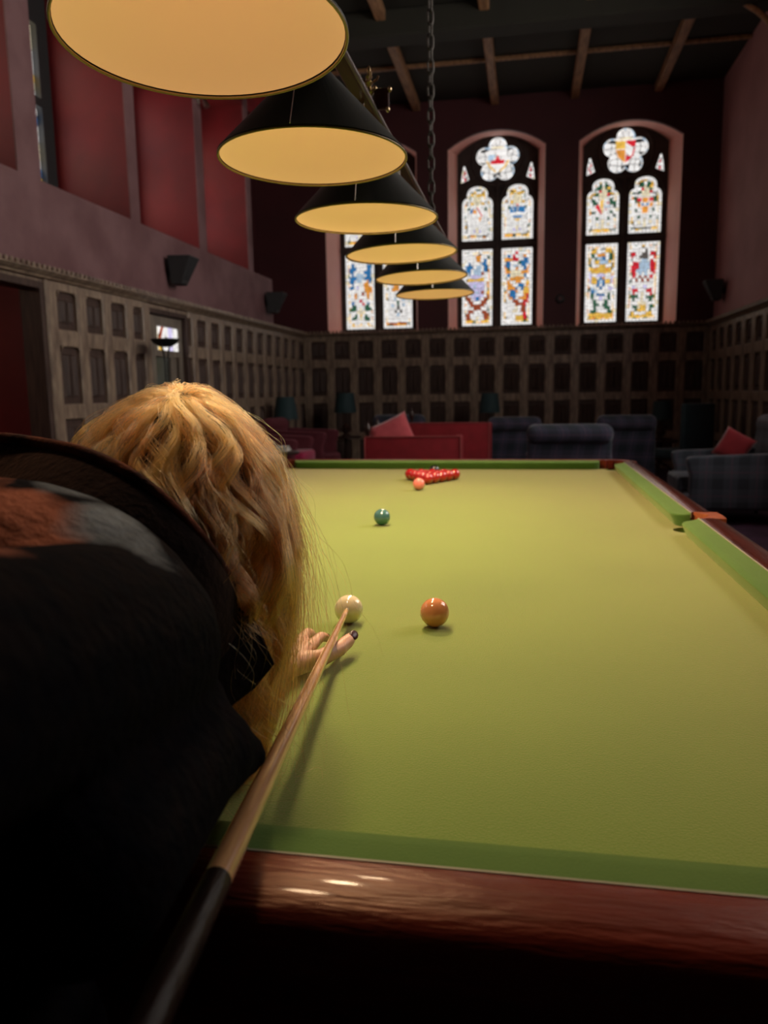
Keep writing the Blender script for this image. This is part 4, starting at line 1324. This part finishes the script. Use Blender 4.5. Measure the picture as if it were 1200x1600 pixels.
# left arm reaching forward to the bridge hand
SHL, ELL, WRL = (-0.13, 0.02, 1.05), (-0.03, 0.26, 0.925), (0.098, 0.41, 0.892)
caps(bm, SHL, ELL, 0.048, 0.038); caps(bm, ELL, WRL, 0.037, 0.024)
# right arm drawn back, hand on the butt
SHR, ELR = (0.14, -0.06, 1.07), (0.19, -0.40, 1.16)
HR = CT + CD * 1.20
caps(bm, SHR, ELR, 0.046, 0.037); caps(bm, ELR, HR + Vector((-0.045, 0.0, 0.05)), 0.036, 0.025)


def chainf(pts, rs, seg=12):
    for (a, b), (r, q) in zip(zip(pts, pts[1:]), zip(rs, rs[1:])):
        caps(bm, a, b, r, q, seg)


# bridge hand: palm, four fingers, thumb
MC = [(0.122, 0.520, 0.889), (0.101, 0.527, 0.892), (0.080, 0.518, 0.889), (0.062, 0.502, 0.884)]
for m_ in MC:
    caps(bm, (0.100 + (m_[0] - 0.095) * 0.5, 0.425, 0.888), m_, 0.0145, 0.0105)
caps(bm, WRL, (0.103, 0.43, 0.888), 0.023, 0.021)
chainf([MC[0], (0.1255, 0.558, 0.890), (0.1245, 0.585, 0.881), (0.1235, 0.607, 0.8715)], [0.0098, 0.0088, 0.0080, 0.0068])
chainf([MC[1], (0.100, 0.568, 0.892), (0.096, 0.600, 0.882), (0.094, 0.622, 0.871)], [0.0100, 0.0089, 0.0081, 0.0070])
chainf([MC[2], (0.075, 0.556, 0.889), (0.069, 0.584, 0.880), (0.066, 0.604, 0.870)], [0.0096, 0.0086, 0.0078, 0.0068])
chainf([MC[3], (0.052, 0.531, 0.883), (0.045, 0.553, 0.876), (0.042, 0.569, 0.8685)], [0.0086, 0.0076, 0.0070, 0.0062])
chainf([(0.118, 0.44, 0.885), (0.146, 0.478, 0.883), (0.1645, 0.522, 0.8835), (0.1715, 0.551, 0.8865), (0.1735, 0.567, 0.8875)], [0.018, 0.0138, 0.0124, 0.0112, 0.0090])
# right hand closed round the butt
ax = CD
n1 = ax.cross(Vector((0, 0, 1))).normalized(); n2 = n1.cross(ax)
ell(bm, HR + n1 * -0.034 + n2 * 0.012, (0.018, 0.045, 0.038))
for k in range(4):
    c0 = HR + ax * (k * 0.02 - 0.03)
    chainf([c0 + 0.025 * (math.cos(a) * n1 + math.sin(a) * n2) for a in (R_(150), R_(90), R_(20), R_(-40))], [0.0095, 0.009, 0.0085, 0.0075])
chainf([HR + ax * -0.045 + n1 * -0.03, HR + ax * -0.055 + n2 * -0.012 + n1 * -0.02, HR + ax * -0.05 + n2 * -0.026], [0.012, 0.010, 0.008])
body = attach(remesh('body', bm, M['skin'], 0.0028, None, 3))


def nail(c, d, up, s=1.0):
    d = Vector(d).normalized(); up = Vector(up); up = (up - d * up.dot(d)).normalized(); sd = d.cross(up)
    bm2 = BM()
    ell(bm2, (0, 0, 0), (0.0055 * s, 0.0088 * s, 0.0022 * s), u=12, v=8)
    o = fin('fingernail', bm2, M['nail'], None, smooth=True, angle=180)
    o.matrix_world = Matrix((sd, d, up)).transposed().to_4x4()
    o.location = c
    return attach(o)


nail((0.1238, 0.6055, 0.8775), (0, 0.75, -0.6), (0, 0.5, 0.8), 0.95)
nail((0.0942, 0.620, 0.877), (0, 0.75, -0.6), (0, 0.5, 0.8), 0.95)
nail((0.0665, 0.602, 0.876), (0, 0.75, -0.6), (0, 0.5, 0.8), 0.9)
nail((0.0425, 0.568, 0.874), (0, 0.75, -0.6), (0, 0.5, 0.8), 0.8)
nail((0.1795, 0.5640, 0.8935), (0.12, 1, 0.15), (0.65, -0.25, 0.7), 1.45)
for s in (-1, 1):
    bm = BM(); ell(bm, H + Vector((s * 0.032, 0.082, -0.002)), (0.013, 0.011, 0.009), u=12, v=8)
    attach(fin('eye', bm, M['eye'], None, smooth=True))
bm = BM(); ell(bm, H + Vector((0, 0.097, -0.065)), (0.022, 0.009, 0.007), u=14, v=8)
attach(fin('mouth', bm, M['lip'], None, smooth=True))
# trousers and boots
bm = BM()
ell(bm, (-0.05, -0.48, 0.90), (0.178, 0.135, 0.14))
for hip, knee, ank in (((0.03, -0.48, 0.88), (0.06, -0.42, 0.48), (0.05, -0.55, 0.13)), ((-0.13, -0.48, 0.88), (-0.2, -0.36, 0.49), (-0.22, -0.42, 0.13))):
    caps(bm, hip, knee, 0.098, 0.068); caps(bm, knee, ank, 0.066, 0.05)
attach(remesh('trousers', bm, M['jeans'], 0.008, None, 4))
for ank in ((0.05, -0.55), (-0.22, -0.42)):
    bm = BM()
    caps(bm, (ank[0], ank[1], 0.20), (ank[0], ank[1], 0.06), 0.052, 0.05)
    caps(bm, (ank[0], ank[1] - 0.015, 0.05), (ank[0] + 0.01, ank[1] + 0.15, 0.045), 0.05, 0.043)
    box(bm, ank[0] - 0.045, ank[0] + 0.05, ank[1] - 0.06, ank[1] + 0.19, 0.002, 0.03, 0.01, 1)
    attach(remesh('boot', bm, M['boot'], 0.006, None, 3))
# coat
bm = BM()
ell(bm, (0.015, -0.075, 1.075), (0.190, 0.145, 0.145), Matrix.Rotation(R_(10), 3, 'X'))
ell(bm, (0.00, -0.24, 1.05), (0.185, 0.2, 0.14), Matrix.Rotation(R_(14), 3, 'X'))
ell(bm, (-0.045, -0.47, 0.93), (0.20, 0.16, 0.19))
caps(bm, (-0.05, -0.50, 0.78), (-0.05, -0.50, 0.66), 0.19, 0.20)
caps(bm, SHL, ELL, 0.075, 0.062); caps(bm, ELL, (0.05, 0.353, 0.906), 0.058, 0.04)
caps(bm, (0.125, -0.07, 1.08), ELR, 0.088, 0.068); caps(bm, ELR, HR + Vector((-0.045, 0.0, 0.085)), 0.062, 0.045)
ell(bm, (0.19, -0.02, 0.975), (0.043, 0.032, 0.023), Matrix.Rotation(R_(10), 3, 'Y'))
ell(bm, (0.178, -0.07, 0.990), (0.058, 0.075, 0.040))
ell(bm, (0.165, -0.045, 0.985), (0.066, 0.06, 0.036), Matrix.Rotation(R_(12), 3, 'Y'))
caps(bm, (0.185, -0.10, 1.0), (0.205, -0.26, 1.015), 0.052, 0.055)
caps(bm, (0.165, -0.08, 1.0), (0.19, -0.24, 1.01), 0.055, 0.062)
caps(bm, (0.135, -0.035, 1.0), (0.15, -0.22, 1.02), 0.07, 0.075)      # chest side over the cue
caps(bm, (0.02, -0.26, 0.95), (0.04, -0.33, 0.66), 0.15, 0.16)
caps(bm, (0.09, -0.27, 0.86), (0.10, -0.33, 0.62), 0.115, 0.13)
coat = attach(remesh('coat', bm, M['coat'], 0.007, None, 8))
# turned-up collar: a band round the back of the neck, open in front
rim = [(-0.16, 0.20, 1.20), (-0.135, 0.12, 1.232), (-0.075, 0.085, 1.238), (-0.021, 0.07, 1.234), (0.044, 0.04, 1.227), (0.099, 0.02, 1.21), (0.134, 0.02, 1.184), (0.158, 0.03, 1.153), (0.170, 0.05, 1.119), (0.168, 0.08, 1.087), (0.160, 0.10, 1.05)]
base = [(-0.15, 0.15, 1.10), (-0.125, 0.07, 1.13), (-0.075, 0.02, 1.15), (-0.03, -0.01, 1.16), (0.02, -0.03, 1.16), (0.07, -0.045, 1.15), (0.105, -0.04, 1.12), (0.13, -0.03, 1.09), (0.145, -0.01, 1.06), (0.15, 0.02, 1.03), (0.15, 0.05, 1.00)]


def cr(pts, n):
    P = [Vector(p) for p in pts]
    out = []
    for i in range(len(P) - 1):
        a, b, c, d = P[max(i - 1, 0)], P[i], P[i + 1], P[min(i + 2, len(P) - 1)]
        for k in range(n):
            t = k / n
            out.append(0.5 * ((2 * b) + (c - a) * t + (2 * a - 5 * b + 4 * c - d) * t * t + (3 * b - a - 3 * c + d) * t ** 3))
    out.append(P[-1])
    return out


def band(name, A, B, th, m, bulge=0.012, n=5):
    """thick cloth band between two edge lines, with a rounded upper edge"""
    A, B = cr(A, 6), cr(B, 6)
    ctr = sum(A, Vector()) / len(A)
    secs = []
    for a, b in zip(A, B):
        mid = []
        outw = ((a + b) / 2 - ctr); outw.z = 0
        outw.normalize()
        for k in range(n + 1):
            t = k / n
            mid.append(b + (a - b) * t + outw * bulge * math.sin(PI * t))
        sec = [p + outw * th for p in mid] + [mid[-1] + Vector((0, 0, th * 0.7))] + [p - outw * th for p in mid[::-1]]
        secs.append(sec)
    bm = BM(); loft(bm, secs)
    return attach(fin(name, bm, m, None, smooth=True, angle=180))


band('coat_collar', rim, base, 0.006, M['collar'])
bm = BM(); tube(bm, [p + Vector((0, 0, 0.003)) for p in cr(rim, 6)], 0.006, 8)
attach(fin('lit_collar_edge', bm, M['rust_lit'], None, smooth=True, angle=180))  # added tube imitating the lit rim of the collar
# lapel hanging in front of the right shoulder
bm = BM()
lapo = [(0.166, 0.085, 1.092), (0.186, 0.085, 1.055), (0.207, 0.08, 1.017), (0.190, 0.06, 1.000), (0.171, 0.035, 0.984), (0.150, 0.01, 1.0), (0.148, 0.0, 1.05), (0.155, 0.04, 1.085)]
nn_ = Vector((-0.6, -0.75, 0.1)).normalized() * 0.006
loft(bm, [[Vector(p) + nn_ for p in lapo], [Vector(p) - nn_ for p in lapo]])
bmesh.ops.bevel(bm, geom=bm.edges[:], offset=0.003, segments=2, affect='EDGES')
attach(fin('coat_lapel', bm, M['collar'], None, smooth=True, angle=60))
# ------------------------------------------------------------------ hair
def hairmat():
    m = bpy.data.materials.new('ginger_hair')
    m.use_nodes = True
    nt = m.node_tree
    nt.nodes.clear()
    out = nt.nodes.new('ShaderNodeOutputMaterial')
    h = nt.nodes.new('ShaderNodeBsdfHairPrincipled')
    h.parametrization = 'COLOR'
    h.inputs['Color'].default_value = (0.40, 0.135, 0.03, 1)
    h.inputs['Roughness'].default_value = 0.35
    h.inputs['Radial Roughness'].default_value = 0.45
    if 'Random Color' in h.inputs:
        h.inputs['Random Color'].default_value = 0.25
    at = nt.nodes.new('ShaderNodeAttribute')
    at.attribute_name = 'tone'
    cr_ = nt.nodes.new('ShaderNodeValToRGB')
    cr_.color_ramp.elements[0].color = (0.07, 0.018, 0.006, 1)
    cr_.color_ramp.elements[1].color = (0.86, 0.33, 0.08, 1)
    e_ = cr_.color_ramp.elements.new(0.5)
    e_.color = (0.62, 0.185, 0.036, 1)
    nt.links.new(at.outputs['Fac'], cr_.inputs[0])
    nt.links.new(cr_.outputs[0], h.inputs['Color'])
    nt.links.new(h.outputs[0], out.inputs[0])
    return m


M['hair'] = hairmat()
SR = np.array([0.080, 0.100, 0.114])
HC = np.array(H) + np.array([0.0, -0.002, 0.004])
crown = np.array([0.05, -0.25, 1.0]); crown /= np.linalg.norm(crown)
NC, NS, NP = 520, 40, 28
strands = []
tones = []
radii = []
for c in range(NC):
    while True:
        n = rng.normal(size=3); n /= np.linalg.norm(n)
        if c < 70:
            n = crown + 0.28 * rng.normal(size=3); n /= np.linalg.norm(n)
        # scalp: everything above the nape, except the face
        if n[2] > -0.45 and not (n[1] > 0.55 and n[2] < 0.35):
            break
    n0 = n
    L = rng.uniform(0.26, 0.36)
    front = n0[1] > 0.1
    right = n0[0] > 0.15
    if right:
        L = rng.uniform(0.28, 0.38)
    if front:
        L *= 0.8
    step = L / (NP - 1)
    p = HC + n0 * SR
    # comb direction: away from the crown along the scalp
    d = n0 - crown * np.dot(n0, crown)
    nd = np.linalg.norm(d)
    ang = math.atan2(n0[1], n0[0])
    d = d / nd if nd > 0.05 else np.array([math.cos(ang), math.sin(ang), 0])
    v = d + n0 * 0.35
    v /= np.linalg.norm(v)
    vol = rng.uniform(1.04, 1.34)
    ph, ph2 = rng.uniform(0, 2 * PI, 2)
    wl = rng.uniform(0.09, 0.15); amp = rng.uniform(0.006, 0.022)
    pts = [p.copy()]
    side = np.array([math.cos(ang), math.sin(ang), 0.0])
    for k in range(1, NP):
        t = k / (NP - 1)
        v = 0.80 * v + 0.20 * np.array([0, 0, -1.0]) + 0.03 * rng.normal(size=3)
        v /= np.linalg.norm(v)
        p = p + v * step
        q = (p - HC) / SR
        lift = 1.03 + (vol - 1.03) * min(1, t * 2.5)
        r = np.linalg.norm(q)
        lim = lift
        if p[2] < HC[2]:
            q2 = np.array([q[0], q[1], 0]); r = np.linalg.norm(q2)
            lim = lift * (1 - 0.45 * min(1, (HC[2] - p[2]) / 0.22))
            if r < lim:
                e_ = q2 / max(r, 1e-6)
                p = HC + np.array([e_[0] * lim * SR[0], e_[1] * lim * SR[1], p[2] - HC[2]])
        elif r < lim:
            p = HC + q / r * lim * SR
        p[2] = max(p[2], 0.872 + 0.02 * (1 - t))
        pts.append(p.copy())
    pts = np.array(pts)
    low = np.clip((1.09 - pts[:, 2]) / 0.2, 0, 1) ** 1.3
    pts[:, 0] += low * (0.135 - pts[:, 0]) * 0.55
    pts[:, 1] += low * (0.17 - pts[:, 1]) * 0.6
    s = np.arange(NP) * step
    e1 = np.array([-math.sin(ang), math.cos(ang), 0])
    w_ = np.clip(s / 0.08, 0, 1)[:, None]
    pts = pts + w_ * amp * (np.sin(2 * PI * s / wl + ph)[:, None] * e1 + 0.6 * np.sin(2 * PI * s / wl + ph2)[:, None] * side)
    # the mass thins towards the ends and stays off the playing side
    g_ = np.interp(pts[:, 2], [0.87, 0.985, 1.02, 1.07, 1.115, 1.21, 1.25, 1.29], [0.165, 0.186, 0.196, 0.202, 0.204, 0.183, 0.15, 0.10]) - 0.295 * (pts[:, 1] - 0.2)
    ex = pts[:, 0] - (g_ - 0.035)
    pts[:, 0] = np.where(ex > 0, g_ - 0.035 + 0.035 * (1 - np.exp(-np.maximum(ex, 0) / 0.035)), pts[:, 0])
    spread = rng.uniform(0.005, 0.010)
    tone = rng.random()
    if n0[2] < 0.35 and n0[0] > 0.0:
        tone *= 0.3  # shade painted in: low right-hand locks darkened
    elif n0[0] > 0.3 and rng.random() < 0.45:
        tone *= 0.4  # some right-hand locks darkened for the shadow between them
    for k in range(NS):
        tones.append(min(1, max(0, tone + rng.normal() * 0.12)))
        off = rng.normal(size=3); off *= spread * rng.uniform(0.2, 1) ** 0.5 / np.linalg.norm(off)
        tt = np.linspace(0, 1, NP)[:, None]
        q = pts + off * (1.0 - 0.7 * tt)
        if rng.random() < 0.06:      # flyaways
            q = q + (rng.normal(size=3) * 0.03 + side * 0.02) * tt ** 1.5
        q = q + np.cumsum(rng.normal(size=(NP, 3)) * 0.0005, axis=0)
        q[:, 2] = np.maximum(q[:, 2], 0.866)
        strands.append(q)
WP = np.array([(.160, .215, 1.17), (.180, .215, 1.13), (.193, .20, 1.07), (.190, .19, 1.0), (.186, .18, .945), (.183, .150, .915), (.188, .105, .897)])
for c in range(5):
    o1 = rng.normal(size=3) * np.array([0.012, 0.02, 0.01])
    e1 = rng.normal(size=3) * 0.014
    ln_ = rng.uniform(0.7, 1.0)
    tone = rng.random() * 0.3  # shadow tone baked into the wisps
    for k in range(16):
        t = np.linspace(0, ln_, NP)
        base_ = np.stack([np.interp(t, np.linspace(0, 1, 7), WP[:, i]) for i in range(3)], 1)
        for _ in range(4):
            base_[1:-1] = 0.5 * base_[1:-1] + 0.25 * (base_[:-2] + base_[2:])
        j1 = rng.normal(size=3) * 0.0035
        q = base_ + o1 * (1 - t)[:, None] + e1 * (t ** 1.6)[:, None] + j1 * (1 - 0.5 * t)[:, None] + 0.005 * np.sin(9 * t + c)[:, None] * np.array([1, 0.3, 0])
        q[:, 2] = np.maximum(q[:, 2], 0.868)
        strands.append(q)
        tones.append(min(1, max(0, tone + rng.normal() * 0.1)))
N = len(strands)
bm = BM(); ell(bm, HC, tuple(SR * 1.02))
bmesh.ops.delete(bm, geom=[v for v in bm.verts if v.co.y > H.y + 0.05 and v.co.z < H.z + 0.06 or v.co.z < H.z - 0.09], context='VERTS')
attach(fin('hair_roots', bm, mat('hair_roots', (0.035, 0.012, 0.005), 0.9), None, smooth=True, angle=180))
hc = bpy.data.hair_curves.new('hair')
hc.add_curves([NP] * N)
hc.attributes['position'].data.foreach_set('vector', np.array(strands, dtype=np.float32).ravel())
ra = hc.attributes.get('radius') or hc.attributes.new('radius', 'FLOAT', 'POINT')
rt = np.tile(np.linspace(1.0, 0.35, NP), N) * 0.00019
ra.data.foreach_set('value', rt.astype(np.float32))
ta = hc.attributes.new('tone', 'FLOAT', 'CURVE')
ta.data.foreach_set('value', np.array(tones, dtype=np.float32))
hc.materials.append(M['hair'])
ho = bpy.data.objects.new('hair', hc)
C.objects.link(ho)
attach(ho)
